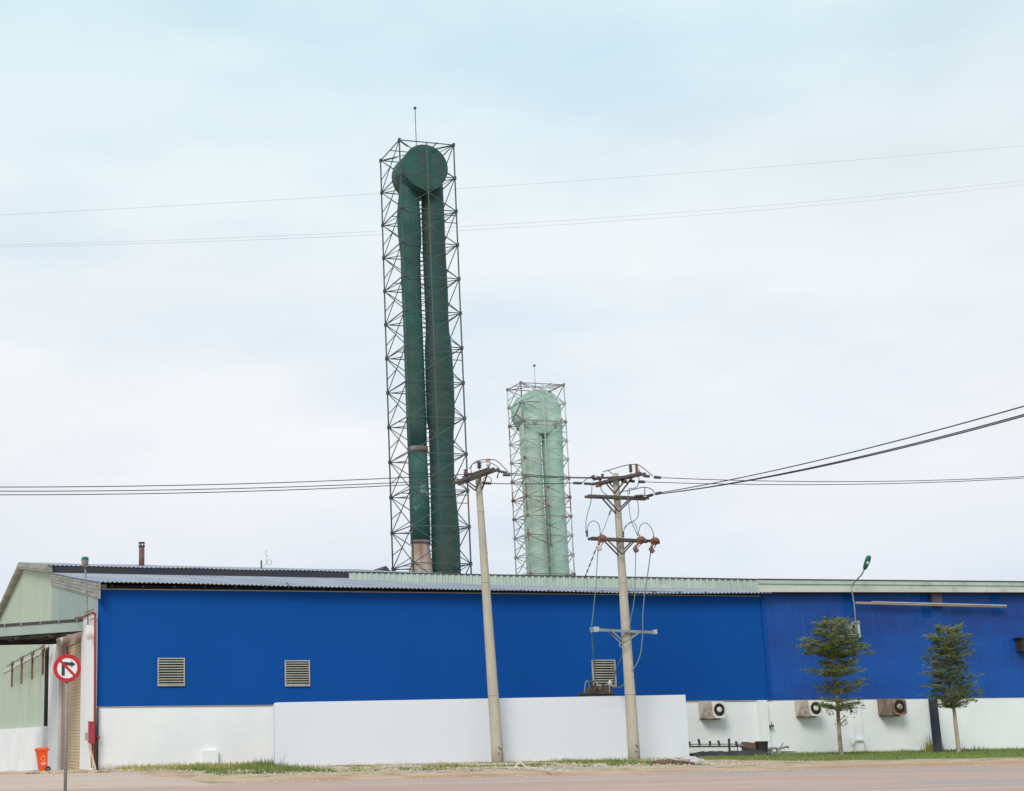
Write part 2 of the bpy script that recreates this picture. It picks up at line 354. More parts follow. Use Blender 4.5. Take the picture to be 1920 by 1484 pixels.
def kw(p):
    m_ = min(1, max(0, (27-p.x)/6)) if p.y < -12 else 0.5
    return mnoise.noise(p*0.7)*0.02+mnoise.noise(p*2.3)*0.012-m_*(0.05+0.075*max(-.6, min(1, 2.2*mnoise.noise(V((p.x*.28, p.y*.28, 4))))))
kp = smooth([(x, y, 0) for x, y in KERB], 6)
kin = []
for i, q in enumerate(kp):
    t = (kp[min(i+1, len(kp)-1)]-kp[max(i-1, 0)]).normalized(); kin.append(q+V((t.y, -t.x, 0))*0.30 if True else q)
g = MB(); n = len(kp); vs = []
for a, b in zip(kp, kin):
    d = (b-a); w = kw(a)
    for q, z in ((a-d*(.6 if w < -.05 else 0), -0.2), (a+d*0.06, -0.02+w), (a+d*0.25, 0.012+w), (b, 0.012+w), (b, -0.1)): vs.append(V((q.x, q.y, z)))
g.add(vs, [(i*5+k, i*5+k+1, (i+1)*5+k+1, (i+1)*5+k) for i in range(n-1) for k in range(4)])
structure('kerb', g, kerbM)
# verge surface inside the kerb, gently bumpy
g = MB(); vs = []; fs = []; m = 14
for i, b in enumerate(kin):
    y1 = 0.25
    top = V((max(b.x, 0.03), y1, 0)) if b.y < y1 else b
    for k in range(m+1):
        q = b.lerp(top, k/m); w = mnoise.noise(q*0.6)*0.05+mnoise.noise(q*2.1)*0.025
        vs.append(V((q.x, q.y, (w if 0 < k < m else 0) if k else kw(kp[i])+.012)))
for i in range(n-1):
    for k in range(m): fs.append((i*(m+1)+k, i*(m+1)+k+1, (i+1)*(m+1)+k+1, (i+1)*(m+1)+k))
g.add(vs, fs, True)
structure('verge', g, dirtM)
g = MB(); vs = []                            # turf band along the right-hand wall
NX = 90
for i in range(NX+1):
    x = 26.5+i*0.75
    y0 = -14.6+mnoise.noise(V((x*0.5, 0, 3)))*0.9 + min(9, max(0, (31-x))*2.4)
    for k in range(9):
        y = y0+(0.2-y0)*k/8; w = mnoise.noise(V((x, y, 0))*0.8)*0.05
        vs.append((x, y, 0.085+w if 0 < k else -0.03))
g.add(vs, [(i*9+k, i*9+k+1, (i+1)*9+k+1, (i+1)*9+k) for i in range(NX) for k in range(8)], True)
structure('lawn', g, lawnM)

def blades(mb, x0, x1, y0, y1, n, h0, h1, dens=None, w=0.02, z=0.0):
    c = 0
    while c < n:
        x = random.uniform(x0, x1); y = random.uniform(y0, y1)
        if dens and random.random() > dens(x, y): c += 0.25; continue
        c += 1
        h = random.uniform(h0, h1)*(0.6+0.8*random.random()**2); a = random.uniform(0, math.pi); b = random.uniform(0, 6.28)
        l = h*random.uniform(0.1, 0.6); dx, dy = math.cos(a)*w, math.sin(a)*w
        mb.add([(x-dx, y-dy, z-0.02), (x+dx, y+dy, z-0.02), (x+math.cos(b)*l, y+math.sin(b)*l, z+h)], [(0, 1, 2)])
    return mb
nz = lambda x, y, s, o: 0.5+0.9*mnoise.noise(V((x*s, y*s, o)))
g = MB()
blades(g, 26.8, 62, -14.4, -0.3, 16000, 0.07, 0.15, lambda x, y: max(0.1, nz(x, y, .7, 1)), 0.025, 0.07)
stuff('lawn_grass', g, bladeM, 'short green grass of the strip along the right white wall', 'grass')
g = MB()
blades(g, 2.6, 7.2, -13.5, -0.6, 5200, 0.10, 0.28, lambda x, y: max(0, 2.0*nz(x, y, .55, 5)-.75+0.40*(x-4.5)/2.5), 0.022)
blades(g, 6.3, 7.4, -5.2, -3.8, 260, 0.25, 0.55, None, 0.022)
blades(g, 7.6, 17.5, -14.5, -8.2, 4200, 0.06, 0.17, lambda x, y: max(0, 2.6*nz(x, y, .42, 9)-1.45), 0.024)
blades(g, 19.2, 22.4, -13.0, -6.3, 2200, 0.10, 0.24, lambda x, y: max(0, 1.6*nz(x, y, .5, 12)-.3), 0.022)
blades(g, 43.8, 45.3, -3.6, -2.6, 60, 0.2, 0.5, None, 0.02)
stuff('verge_grass', g, bladeM, 'patchy tufts of long green grass on the dirt verge before the white panel', 'grass')
g = MB()
blades(g, 0.8, 7.2, -5.0, -0.3, 3600, 0.10, 0.26, lambda x, y: max(0.1, nz(x, y, .5, 15)), 0.022)
blades(g, 41.5, 42.3, -3.8, -3.0, 160, 0.4, 0.95, None, 0.03)
blades(g, 8, 25, -12, -5.5, 1200, 0.06, 0.2, lambda x, y: max(0, nz(x, y, .5, 18)), 0.02)
stuff('dry_grass', g, dryM, 'straw yellow dry grass at the foot of the white wall', 'dry grass')
g = MB()
def stones(x0, x1, y0, y1, n, r0, r1):
    for _ in range(n):
        x, y = random.uniform(x0, x1), random.uniform(y0, y1); r = random.uniform(r0, r1)
        g.ball((x, y, r*.3), r, (1, random.uniform(.6, 1), .6), 0.25, 5, 4)
stones(7.2, 9.2, -9, -5.5, 260, .04, .13); stones(9, 24, -16.5, -6, 500, .03, .09); stones(2, 9, -17, -6, 160, .03, .08); stones(11, 18, -9.5, -5.6, 420, .03, .10); stones(17, 26, -12, -6, 260, .03, .09)
stones(22.5, 26, -9, -6.2, 120, .05, .14); stones(0.2, 3, -5, -0.5, 90, .03, .09)
for _ in range(320):
    x = random.uniform(2, 60); y = -18.2-abs(random.gauss(0, .8)); r = random.uniform(.02, .06)
    g.ball((x, y, -.14), r, (1.2, 1, .6), .25, 5, 4)
stuff('rubble', g, stoneM, 'pale gravel and broken rubble scattered below the white panel', 'rubble')
g = MB()
for _ in range(150):
    x, y = random.uniform(-5.5, -0.2), random.uniform(-6.5, -3.2); r = random.uniform(.05, .16)
    g.ball((x, y, gh(x, y)+r*.1), r, (1.6, 1, .5), 0.25, 6, 4)
stuff('dirt_clods', g, dirtM, 'low crumbly dirt bank across the driveway before the roller door', 'dirt')

# ------------------------------------------------------------------ warehouse (blue front building)
H2 = 8.12                                     # top of the blue sheeting
wh = thing('warehouse', 'long flat blue warehouse with white base, louvres and low grey corrugated roof', 'warehouse', (0, 0, 0))
XE = 35.0
def ribbed(mb, x0, x1, y, z0, z1, pitch=0.9, d=0.012, zt=None):   # sheeting with shallow vertical ribs (profile along X)
    xsn = [x0]; ysn = [y]
    x = x0+pitch*0.5
    while x < x1-0.2:
        xsn += [x-0.05, x-0.025, x+0.025, x+0.05]; ysn += [y, y-d, y-d, y]; x += pitch
    xsn.append(x1); ysn.append(y)
    k = len(xsn)
    zt = zt or (lambda q: z1)
    mb.add([(a, b, z0) for a, b in zip(xsn, ysn)]+[(a, b, zt(a)) for a, b in zip(xsn, ysn)], [(i, i+1, k+i+1, k+i) for i in range(k-1)])
    return mb
g = MB(); g.box(0.02, XE, 0.0, 0.18, 2.79, H2); ribbed(g, 0.05, XE-0.05, -0.004, 2.80, H2-.01, 1.05, 0.0015); g.build('blue_cladding', blueA, wh)
g = MB(); g.box(0.02, XE, -0.05, -0.002, H2-0.004, H2+0.035); g.build('head_flashing', louvM, wh)
g = MB(); g.box(0.02, XE, 0.03, 0.25, -0.3, 2.788); g.build('white_base', whiteP, wh)
g = MB(); g.box(4.95, 5.65, -0.22, 0.028, -0.2, 0.75); g.build('plinth_block', whiteP, wh)
g = MB(); g.box(0.02, XE, -0.012, 0.0285, 2.745, 2.7885); g.build('drip_trim', flash, wh)
# roof: real corrugated sheet
def ez(x): return 8.42-0.24*min(x, 27.6)/27.6+0.012*max(0, x-27.6)
def corr(x0, x1, ylist, zf, pitch, amp, thick=0.012):
    mb = MB(); nx = int((x1-x0)/pitch*6); rows = []
    for y in ylist:
        rows.append([(x0+(x1-x0)*i/nx, y, zf(x0+(x1-x0)*i/nx, y)+amp*math.sin(2*math.pi*i/6)) for i in range(nx+1)])
    k = nx+1; vs = [q for r_ in rows for q in r_]
    mb.add(vs, [(j*k+i, j*k+i+1, (j+1)*k+i+1, (j+1)*k+i) for j in range(len(ylist)-1) for i in range(nx)], True)
    b = len(ylist)*k                           # underside + front lip
    mb.add([(x, y, z-thick) for x, y, z in vs], [((j+1)*k+i, (j+1)*k+i+1, j*k+i+1, j*k+i) for j in range(len(ylist)-1) for i in range(nx)], True)
    f0 = [(x, y, z) for x, y, z in rows[0]]; f1 = [(x, y, z-thick) for x, y, z in rows[0]]
    mb.add(f0+f1, [(i, k+i, k+i+1, i+1) for i in range(nx)])
    return mb
rf = corr(-0.12, XE+.3, [-0.62, 3, 8, 13, 17.9], lambda x, y: ez(x)+(10.72-ez(x)-.0035*x)*((y+0.62)/18.5)+mnoise.noise(V((x*.15, y*.1, 0)))*.03, 0.215, 0.032).build('roof', roofG, wh)
g = MB(); g.box(0.02, XE, 0.3, 0.5, H2-.2, 8.36); g.build('eave_shade_box', soffit, wh)  # solid dark box, coloured as the shade of the open gap under the roof
g = MB(); g.box(0.0, XE, -0.02, 0.28, H2+0.04, H2+0.09)
for i in range(24): x = 0.6+i*1.47; g.box(x-.03, x+.03, -0.5, 0.29, H2+.095, H2+.18)
g.build('purlin', soffit, wh)
g = MB(); g.box(0.10, 0.40, -0.03, 0.02, H2+.04, 8.36); g.build('corner_cap', greyMetal, wh)
g = MB(); g.tube([(8.95, -0.55, 8.50), (9.10, -0.6, 8.3), (9.05, -0.4, H2+.02)], 0.03, 6); g.build('roof_strap', steelD, wh)
g = MB()
for i in range(9):                            # long ribs of the barge flashing on the end wall side
    o = -0.05-0.03*(i % 2)
    a0, a1 = 8.40-0.085*i, 10.74-0.085*i
    g.hexa([(o, -0.6, a0-.085), (0.04, -0.6, a0-.085), (0.04, 17.8, a1-.085), (o, 17.8, a1-.085), (o, -0.6, a0), (0.04, -0.6, a0), (0.04, 17.8, a1), (o, 17.8, a1)])
g.build('barge_flashing', flash, wh)
# end wall, front portion (teal sheeting), with doorway Y 4.2..13, z up to 6.15
def ewall(mb, y0, y1, z0, z1a, z1b, x=0.0, t=0.2):
    mb.hexa([(x, y0, z0), (x+t, y0, z0), (x+t, y1, z0), (x, y1, z0), (x, y0, z1a), (x+t, y0, z1a), (x+t, y1, z1b), (x, y1, z1b)])
g = MB(); ewall(g, 0.002, 4.4, 6.95, 7.78, 8.35); ewall(g, 4.4, 17.8, 6.95, 8.35, 10.02)
for i in range(30): y = 0.5+i*0.58; g.box(-0.012, 0.0, y-.03, y+.03, 6.96, 7.74+0.126*y-.1)
g.build('end_cladding', tealG, wh)
g = MB(); ewall(g, 0.05, 4.35, -1.5, 6.95, 6.95, -0.12, .3)
g.build('pillar', whiteE, wh)
g = MB(); g.box(-0.2, -0.121, 0.2, 2.0, 6.0, 6.08); g.box(-0.2, -.121, 0.3, 1.7, 6.85, 6.93); g.build('ledge', whiteP, wh)
g = MB(); ewall(g, 13.0, 17.7, -2, 6.95, 6.95, -0.10, .3); g.build('pillar', whiteE, wh)
g = MB(); g.box(0.06, 0.16, 4.35, 13.0, 6.1, 6.95); g.box(0.06, 0.18, 11.2, 13.0, -2, 6.1); g.build('door_surround', frameB, wh)
sh = MB(); nsl = 46
for i in range(nsl):
    z = -1.0+7.1*i/nsl; hh = 7.1/nsl
    sh.hexa([(0.12, 4.35, z), (0.2, 4.35, z), (0.2, 11.2, z), (0.12, 11.2, z), (0.12, 4.35, z+hh*.7), (0.2, 4.35, z+hh*.7), (0.2, 11.2, z+hh*.7), (0.12, 11.2, z+hh*.7)])
    sh.box(0.15, 0.2, 4.35, 11.2, z+hh*.7, z+hh)
sh.build('roller_shutter', shut, wh)
g = MB(); g.box(0.10, 0.119, 11.1, 11.25, -1.2, 6.1); g.build('shutter_rail', steelD, wh)
# canopy over the roller door
cz0, cz1 = 6.94, 6.62                          # height at the wall and at the outer edge
def cq(x, dz): return 6.98+0.073*x+dz
g = MB()
g.hexa([(-6.5, 3.78, cq(-6.5, -.06)), (-0.13, 3.78, cq(-.13, -.06)), (-0.13, 3.9, cq(-.13, -.06)), (-6.5, 3.9, cq(-6.5, -.06)),
        (-6.5, 3.78, cq(-6.5, .09)), (-0.13, 3.78, cq(-.13, .09)), (-0.13, 3.9, cq(-.13, .09)), (-6.5, 3.9, cq(-6.5, .09))])
can = g.build('canopy', steelD, wh)
g = MB()
for x in (-6.1, -5.0, -3.9, -3.13, -2.2, -1.32, -0.45): g = MB(); g.box(x-.03, x+.03, 3.74, 3.779, cq(x, -.07), cq(x, .10)); g.build('bracket', greyMetal, can)
g = MB(); g.hexa([(-6.5, 3.80, cq(-6.5, -.50)), (-0.13, 3.80, cq(-.13, -.50)), (-0.13, 3.84, cq(-.13, -.50)), (-6.5, 3.84, cq(-6.5, -.50)),
                  (-6.5, 3.80, cq(-6.5, -.062)), (-0.13, 3.80, cq(-.13, -.062)), (-0.13, 3.84, cq(-.13, -.062)), (-6.5, 3.84, cq(-6.5, -.062))])
g.build('fascia_sheet', tealG, can)
g = MB()                                       # deck, nearly level at its far side, with an open slot
def dk(x, y, dz): u = (y-3.85)/10.35; return (cq(x, -.52)*(1-u)+(6.72+.02*x)*u)+dz
for y0, y1 in ((3.85, 7.6), (9.6, 14.2)):
    g.hexa([(-6.5, y0, dk(-6.5, y0, 0)), (-0.14, y0, dk(-.14, y0, 0)), (-0.14, y1, dk(-.14, y1, 0)), (-6.5, y1, dk(-6.5, y1, 0)),
            (-6.5, y0, dk(-6.5, y0, .05)), (-0.14, y0, dk(-.14, y0, .05)), (-0.14, y1, dk(-.14, y1, .05)), (-6.5, y1, dk(-6.5, y1, .05))])
g.hexa([(-6.5, 14.0, 6.30), (-0.14, 14.0, 6.43), (-0.14, 14.2, 6.43), (-6.5, 14.2, 6.30), (-6.5, 14.0, 6.62), (-0.14, 14.0, 6.72), (-0.14, 14.2, 6.72), (-6.5, 14.2, 6.62)])
for x in (-4.9, -2.75, -1.0):
    g.hexa([(x-.1, 3.9, dk(x, 3.9, -.1)), (x+.1, 3.9, dk(x, 3.9, -.1)), (x+.1, 13.99, dk(x, 14, -.1)), (x-.1, 13.99, dk(x, 14, -.1)), (x-.1, 3.9, dk(x, 3.9, .03)), (x+.1, 3.9, dk(x, 3.9, .03)), (x+.1, 13.99, dk(x, 14, .03)), (x-.1, 13.99, dk(x, 14, .03))])
g.build('deck', soffit, can)
# louvres
def louvre(px0, py0, px1, py1):
    a, b = aY(px0, py1), aY(px1, py0)
    x0, x1, z0, z1 = a.x, b.x, a.z, b.z
    g = MB(); t = 0.055
    g.box(x0, x0+t, -.09, -.007, z0, z1); g.box(x1-t, x1, -.09, -.007, z0, z1); g.box(x0+t, x1-t, -.09, -.007, z1-t, z1); g.box(x0+t, x1-t, -.09, -.007, z0, z0+t)
    o = g.build('louvre', louvM, wh)
    g = MB(); g.box(x0+t, x1-t, -.016, -.0075, z0+t, z1-t); g.build('backing', darkV, o)  # black sheet paints in the shade between slats, no opening behind it
    g = MB(); ns = 10; h = (z1-z0-2*t)/ns
    for i in range(ns):
        z = z0+t+h*i
        g.hexa([(x0+t, -.088, z+h*.12), (x1-t, -.088, z+h*.12), (x1-t, -.03, z+h*.52), (x0+t, -.03, z+h*.52),
                (x0+t, -.088, z+h*.20), (x1-t, -.088, z+h*.20), (x1-t, -.03, z+h*.56), (x0+t, -.03, z+h*.56)])
    g.build('slat_pack', louvM, o)
louvre(295, 1234, 346, 1287); louvre(534, 1238.5, 580, 1287.5); louvre(1111, 1237.5, 1152, 1288)

# ------------------------------------------------------------------ rear hall with the gable
rh = thing('rear_hall', 'taller rear hall with pale green gable end and low ridge behind the blue warehouse', 'building', (0, 18, 0))
g = MB(); g.add([(0.0, 17.81, -2), (0, 60, -2), (0, 60, 9.8), (0, 33.85, 12.9), (0, 17.81, 11.0), (.2, 17.81, -2), (.2, 60, -2), (.2, 60, 9.8), (.2, 33.85, 12.9), (.2, 17.81, 11.0)],
                [(0, 1, 2, 3, 4), (9, 8, 7, 6, 5), (0, 4, 9, 5), (4, 3, 8, 9), (3, 2, 7, 8), (2, 1, 6, 7)])
for i in range(46):
    y = 18.4+i*0.9; zt = 10.95+(y-17.81)*.118 if y < 33.85 else 12.85-(y-33.85)*.117
    g.box(-0.014, -0.001, y-.04, y+.04, 2.1, zt-.15)
g.build('gable_wall', paleG, rh)
g = MB(); g.box(-0.35, -0.002, 17.72, 60.2, -2.5, 2.03); g.build('white_base', whiteE, rh)
g = MB(); g.box(-0.22, -0.02, 17.72, 18.6, 2.05, 6.9); g.build('gap_shade_box', darkV, rh)  # dark box standing off the wall, coloured as a shaded gap
def rz(y): return 11.12+(13.06-11.12)*(y-17.4)/(33.85-17.4)
def rz2(y): return 13.06-(y-33.85)*(1.6/13.6)
rr = corr(-0.3, 24, [17.4, 22, 28, 33.85, 40, 60.2], lambda x, y: (rz(y) if y <= 33.85 else rz2(y))-.0062*x+mnoise.noise(V((x*.3, y*.1, 5)))*.035, 0.26, 0.03).build('roof', roofG, rh)
g = MB(); g.hexa([(0.25, 17.45, 10.05), (24, 17.45, 9.98), (24, 17.7, 9.98), (.25, 17.7, 10.05), (0.05, 17.45, 11.07), (24, 17.45, 10.92), (24, 17.7, 10.92), (.05, 17.7, 11.07)])
g.build('clerestory_band', navy, rh)
g = MB()
for ya, yb, za, zb in ((17.5, 33.85, 11.17, 13.10), (33.85, 60.2, 13.10, 10.0)):
    for k, (o, d0, d1) in enumerate(((-.36, .0, .16), (-.40, .16, .30), (-.36, .30, .42))):
        g.hexa([(o, ya, za-d1), (-.02, ya, za-d1), (-.02, yb, zb-d1), (o, yb, zb-d1), (o, ya, za-d0), (-.02, ya, za-d0), (-.02, yb, zb-d0), (o, yb, zb-d0)])
g.build('barge_flashing', flash, rh)
# sagging gutter with hanger straps on the gable wall
gp = [aX(8, 1262, -.5), aX(30, 1250, -.5), aX(55, 1237, -.5), aX(75, 1227, -.5), aX(88, 1211, -.5)]
g = MB(); g.tube(smooth(gp), 0.11, 8); gut = g.build('wall_gutter', gutterC, rh)
g = MB(); g.tube([p+V((0.15, 0, .45)) for p in smooth(gp)], 0.05, 6); g.build('conduit', greyMetal, rh)
for x, y0, y1 in ((23, 1247, 1288), (41, 1238, 1282), (61, 1228, 1274), (81, 1218, 1265)):
    p, q = aX(x, y0, -.6), aX(x, y1, -.6); g = MB(); g.bar(p, (p.x, p.y, q.z), .12); g.bar((p.x, p.y-.6, p.z+.2), (p.x, p.y, p.z-.5), .09); g.bar((p.x, p.y+.7, p.z+.2), (p.x, p.y, p.z-.5), .09)
    g.build('hanger', rustBr, rh)
fl = MB(); fp = aY(265.5, 1060, 26)
fl.tube([(fp.x, 26, 11.6), (fp.x, 26, aY(265, 1024, 26).z)], 0.185, 14); z = aY(265, 1024, 26).z
fo = fl.build('flue_pipe', rustBr, rh)
g = MB(); g.tube([(fp.x, 26, z-.06), (fp.x, 26, z+.02)], 0.215, 14); g.tube([(fp.x, 26, z+.17), (fp.x, 26, z+.24)], 0.215, 14)
for k in range(5): a = k*1.257+.3; c = V((fp.x+.17*math.cos(a), 26+.17*math.sin(a), z)); g.bar(c, c+V((0, 0, .18)), .045)
g.build('rain_cap', steelD, fo)
q = aY(490, 1062, 22); g = MB(); g.tube([(q.x, 22, q.z-.8), (q.x, 22, aY(490, 1051, 22).z)], .05, 6); g.build('vent_stub', steelD, rh)
g = MB(); c = aY(505, 1055, 22)
g.tube([(c.x+.16*math.cos(t*.4), 22, c.z+.17*math.sin(t*.4)) for t in range(17)], .014, 4)
g.tube(smooth([aY(493, 1062, 22), aY(500, 1057, 22), aY(499, 1047, 22), aY(503, 1043, 22), aY(498, 1041, 22), aY(499, 1031, 22)]), .013, 4)
g.build('wire_coil', steelD, rh)

# ------------------------------------------------------------------ right hall
rt = thing('side_hall', 'faded streaky blue hall with white base and long green fascia on the right', 'building', (35, 0, 0))
XR = 75.0
def rtop(x): return 8.31+.0093*(x-35)
g = MB(); g.add([(XE+.01, 0, 2.78), (XR, 0, 2.83), (XR, 0, 8.8), (XE+.01, 0, rtop(XE)), (XE+.01, .2, 2.78), (XR, .2, 2.83), (XR, .2, 8.8), (XE+.01, .2, rtop(XE))],
                [(0, 1, 2, 3), (7, 6, 5, 4), (3, 2, 6, 7), (0, 4, 5, 1), (1, 5, 6, 2), (0, 3, 7, 4)])
ribbed(g, XE+.2, XR, -0.004, 2.84, 8.4, 0.42, 0.014, lambda x: rtop(x)-.02); g.build('blue_cladding', blueB, rt)
g = MB(); g.hexa([(XE-.08, -.07, 2.81), (XE+.1, -.07, 2.81), (XE+.1, .0, 2.81), (XE-.08, .0, 2.81), (XE-.08, -.07, 8.2), (XE+.1, -.07, 8.2), (XE+.1, 0, 8.2), (XE-.08, 0, 8.2)]); g.build('joint_trim', blueA, rt)
g = MB(); g.box(XE, XR, 0.03, .25, -.3, 2.80); g.build('white_base', whiteP, rt)
for px, w in ((1427, .5), (1602, .42)):
    x = aY(px, 1330).x; g = MB(); g.box(x-w/2, x+w/2, -.22, .028, -.2, 2.775); g.build('pilaster', whiteP, rt)
x = aY(1603, 1389).x; g = MB(); g.box(x-.42, x+.42, -.34, -.221, .66, .78); g.build('ledge', whiteP, rt)
for xx in (40.25, 45.1, 49.6): g = MB(); g.box(xx-.28, xx+.28, -.035, -.02, rtop(xx)-1.25, rtop(xx)-.03); g.build('column_strip', blueA, rt)
def strip(pts, z0, z1, name, mat, rib=None, thick=.05, par=rt, dy=0):
    g = MB()
    for (a, za0, za1), (b, zb0, zb1) in zip([(p, z0(p), z1(p)) for p in pts[:-1]], [(p, z0(p), z1(p)) for p in pts[1:]]):
        L_ = math.hypot(b[0]-a[0], b[1]-a[1]); nn = max(1, int(L_/rib)) if rib else 1
        for i in range(nn):
            t0, t1 = i/nn, (i+(.62 if rib else 1))/nn; t2 = (i+1)/nn
            for u, w, out in ((t0, t1, .0), (t1, t2, .07)) if rib else ((t0, t2, 0),):
                xa, ya = a[0]+(b[0]-a[0])*u, a[1]+(b[1]-a[1])*u-out+dy; xb, yb = a[0]+(b[0]-a[0])*w, a[1]+(b[1]-a[1])*w-out+dy
                s0, s1 = za0+(zb0-za0)*u, za0+(zb0-za0)*w; e0, e1 = za1+(zb1-za1)*u, za1+(zb1-za1)*w
                g.hexa([(xa, ya, s0), (xb, yb, s1), (xb, yb+thick+out, s1), (xa, ya+thick+out, s0), (xa, ya, e0), (xb, yb, e1), (xb, yb+thick+out, e1), (xa, ya+thick+out, e0)])
    return g.build(name, mat, par)
# the long green band: runs obliquely behind the low grey roof, then along the wall head
D0, D1, D2, D3 = aY(655, 1080, 13.5), aY(930, 1086, 8.0), aY(1432, 1095, 4.2), aY(1421, 1095, -.45)
dz = {}
def setz(p, px, lo, hi): dz[(p[0], p[1])] = (aY(px, hi, p[1]).z, aY(px, lo, p[1]).z)
P = [(D0.x, 13.5), (D1.x, 8.0), (D2.x, 4.2), (D3.x, -.45), (52.0, -.45), (75.0, -.45)]
setz(P[0], 655, 1074, 1095); setz(P[1], 930, 1079.5, 1103); setz(P[2], 1432, 1088, 1112); setz(P[3], 1421, 1087.7, 1100.5)
dz[P[4]] = (aY(1915, 1103, -.45).z, aY(1915, 1092, -.45).z); dz[P[5]] = (dz[P[4]][0]+.1, dz[P[4]][1]+.1)
fs = strip(P[:3], lambda p: dz[p][0], lambda p: dz[p][1], 'green_fascia', fasciaG, 0.34)
strip(P[3:], lambda p: dz[p][0], lambda p: dz[p][1]-.2, 'green_fascia', fasciaG)
strip(P[3:], lambda p: dz[p][1]-.198, lambda p: dz[p][1], 'fascia_cap', fasciaG, dy=-.06)
strip(P[:3], lambda p: dz[p][1]+.002, lambda p: dz[p][1]+.06, 'ridge_trim', steelD, dy=-.09, thick=.25)
strip(P[3:], lambda p: dz[p][1]+.002, lambda p: dz[p][1]+.06, 'ridge_trim', steelD, dy=-.09, thick=.25)
strip(P[3:], lambda p: rtop(p[0])+.0, lambda p: dz[p][0]-.002, 'gutter_lip', gutterC, dy=-.10, thick=.28)
strip(P[3:], lambda p: rtop(p[0])-.05, lambda p: rtop(p[0])-.002, 'gutter_edge', soffit, dy=-.02, thick=.3)
g = MB()
for a, b in [(P[0], P[1]), (P[1], P[2]), (P[3], P[4]), (P[4], P[5])]:
    g.add([(a[0], a[1]+.1, dz[a][1]-.05), (b[0], b[1]+.1, dz[b][1]-.05), (b[0]+22, b[1]+30, dz[b][1]+.3), (a[0]+22, a[1]+30, dz[a][1]+.3)], [(0, 1, 2, 3)])
g.build('roof', roofG, rt)
gp0, gp1 = aY(1604, 1131, -.35), aY(1886, 1138.5, -.35)
g = MB(); g.tube([gp0, gp1], 0.07, 10); gp_ = g.build('wall_pipe', frameB, rt)
g = MB(); g.box(gp0.x+1, gp1.x, -.44, -.30, -.03, .03)
for v in g.v: v.z += gp0.z+(gp1.z-gp0.z)*(v.x-gp0.x)/(gp1.x-gp0.x)+.082
g.build('pale_top', silv, gp_)
c = aY(1755, 1124, -.2); g = MB(); g.box(c.x-.32, c.x+.32, -.30, -.036, c.z-.25, c.z+.30); g.build('pipe_bracket', navyR, rt)
c = aY(1922, 1208, -.4); g = MB(); g.box(c.x-.3, c.x+1.2, -.5, -.02, c.z-.38, c.z+.3); g.box(c.x-.45, c.x+1.3, -.62, -.02, c.z+.302, c.z+.36); g.build('hood', soffit, rt)

# small distant roof peak behind
q0, q1, q2 = aY(702, 1070, 40), aY(724, 1061, 40), aY(738, 1071, 40)
g = MB(); g.add([(q0.x-.6, 40, q0.z-1), (q1.x, 40, q1.z), (q2.x+.6, 40, q2.z-1), (q0.x-.6, 47, q0.z-1), (q1.x, 47, q1.z), (q2.x+.6, 47, q2.z-1)], [(0, 2, 1), (3, 4, 5), (0, 1, 4, 3), (1, 2, 5, 4)])
g.box(q0.x-.3, q2.x+.3, 40.1, 46.9, 0, q0.z-1.01)
solo('shed', g, steelD, 'small dark roof peak just left of the tall tower foot', 'shed', (q1.x, 43, 0))

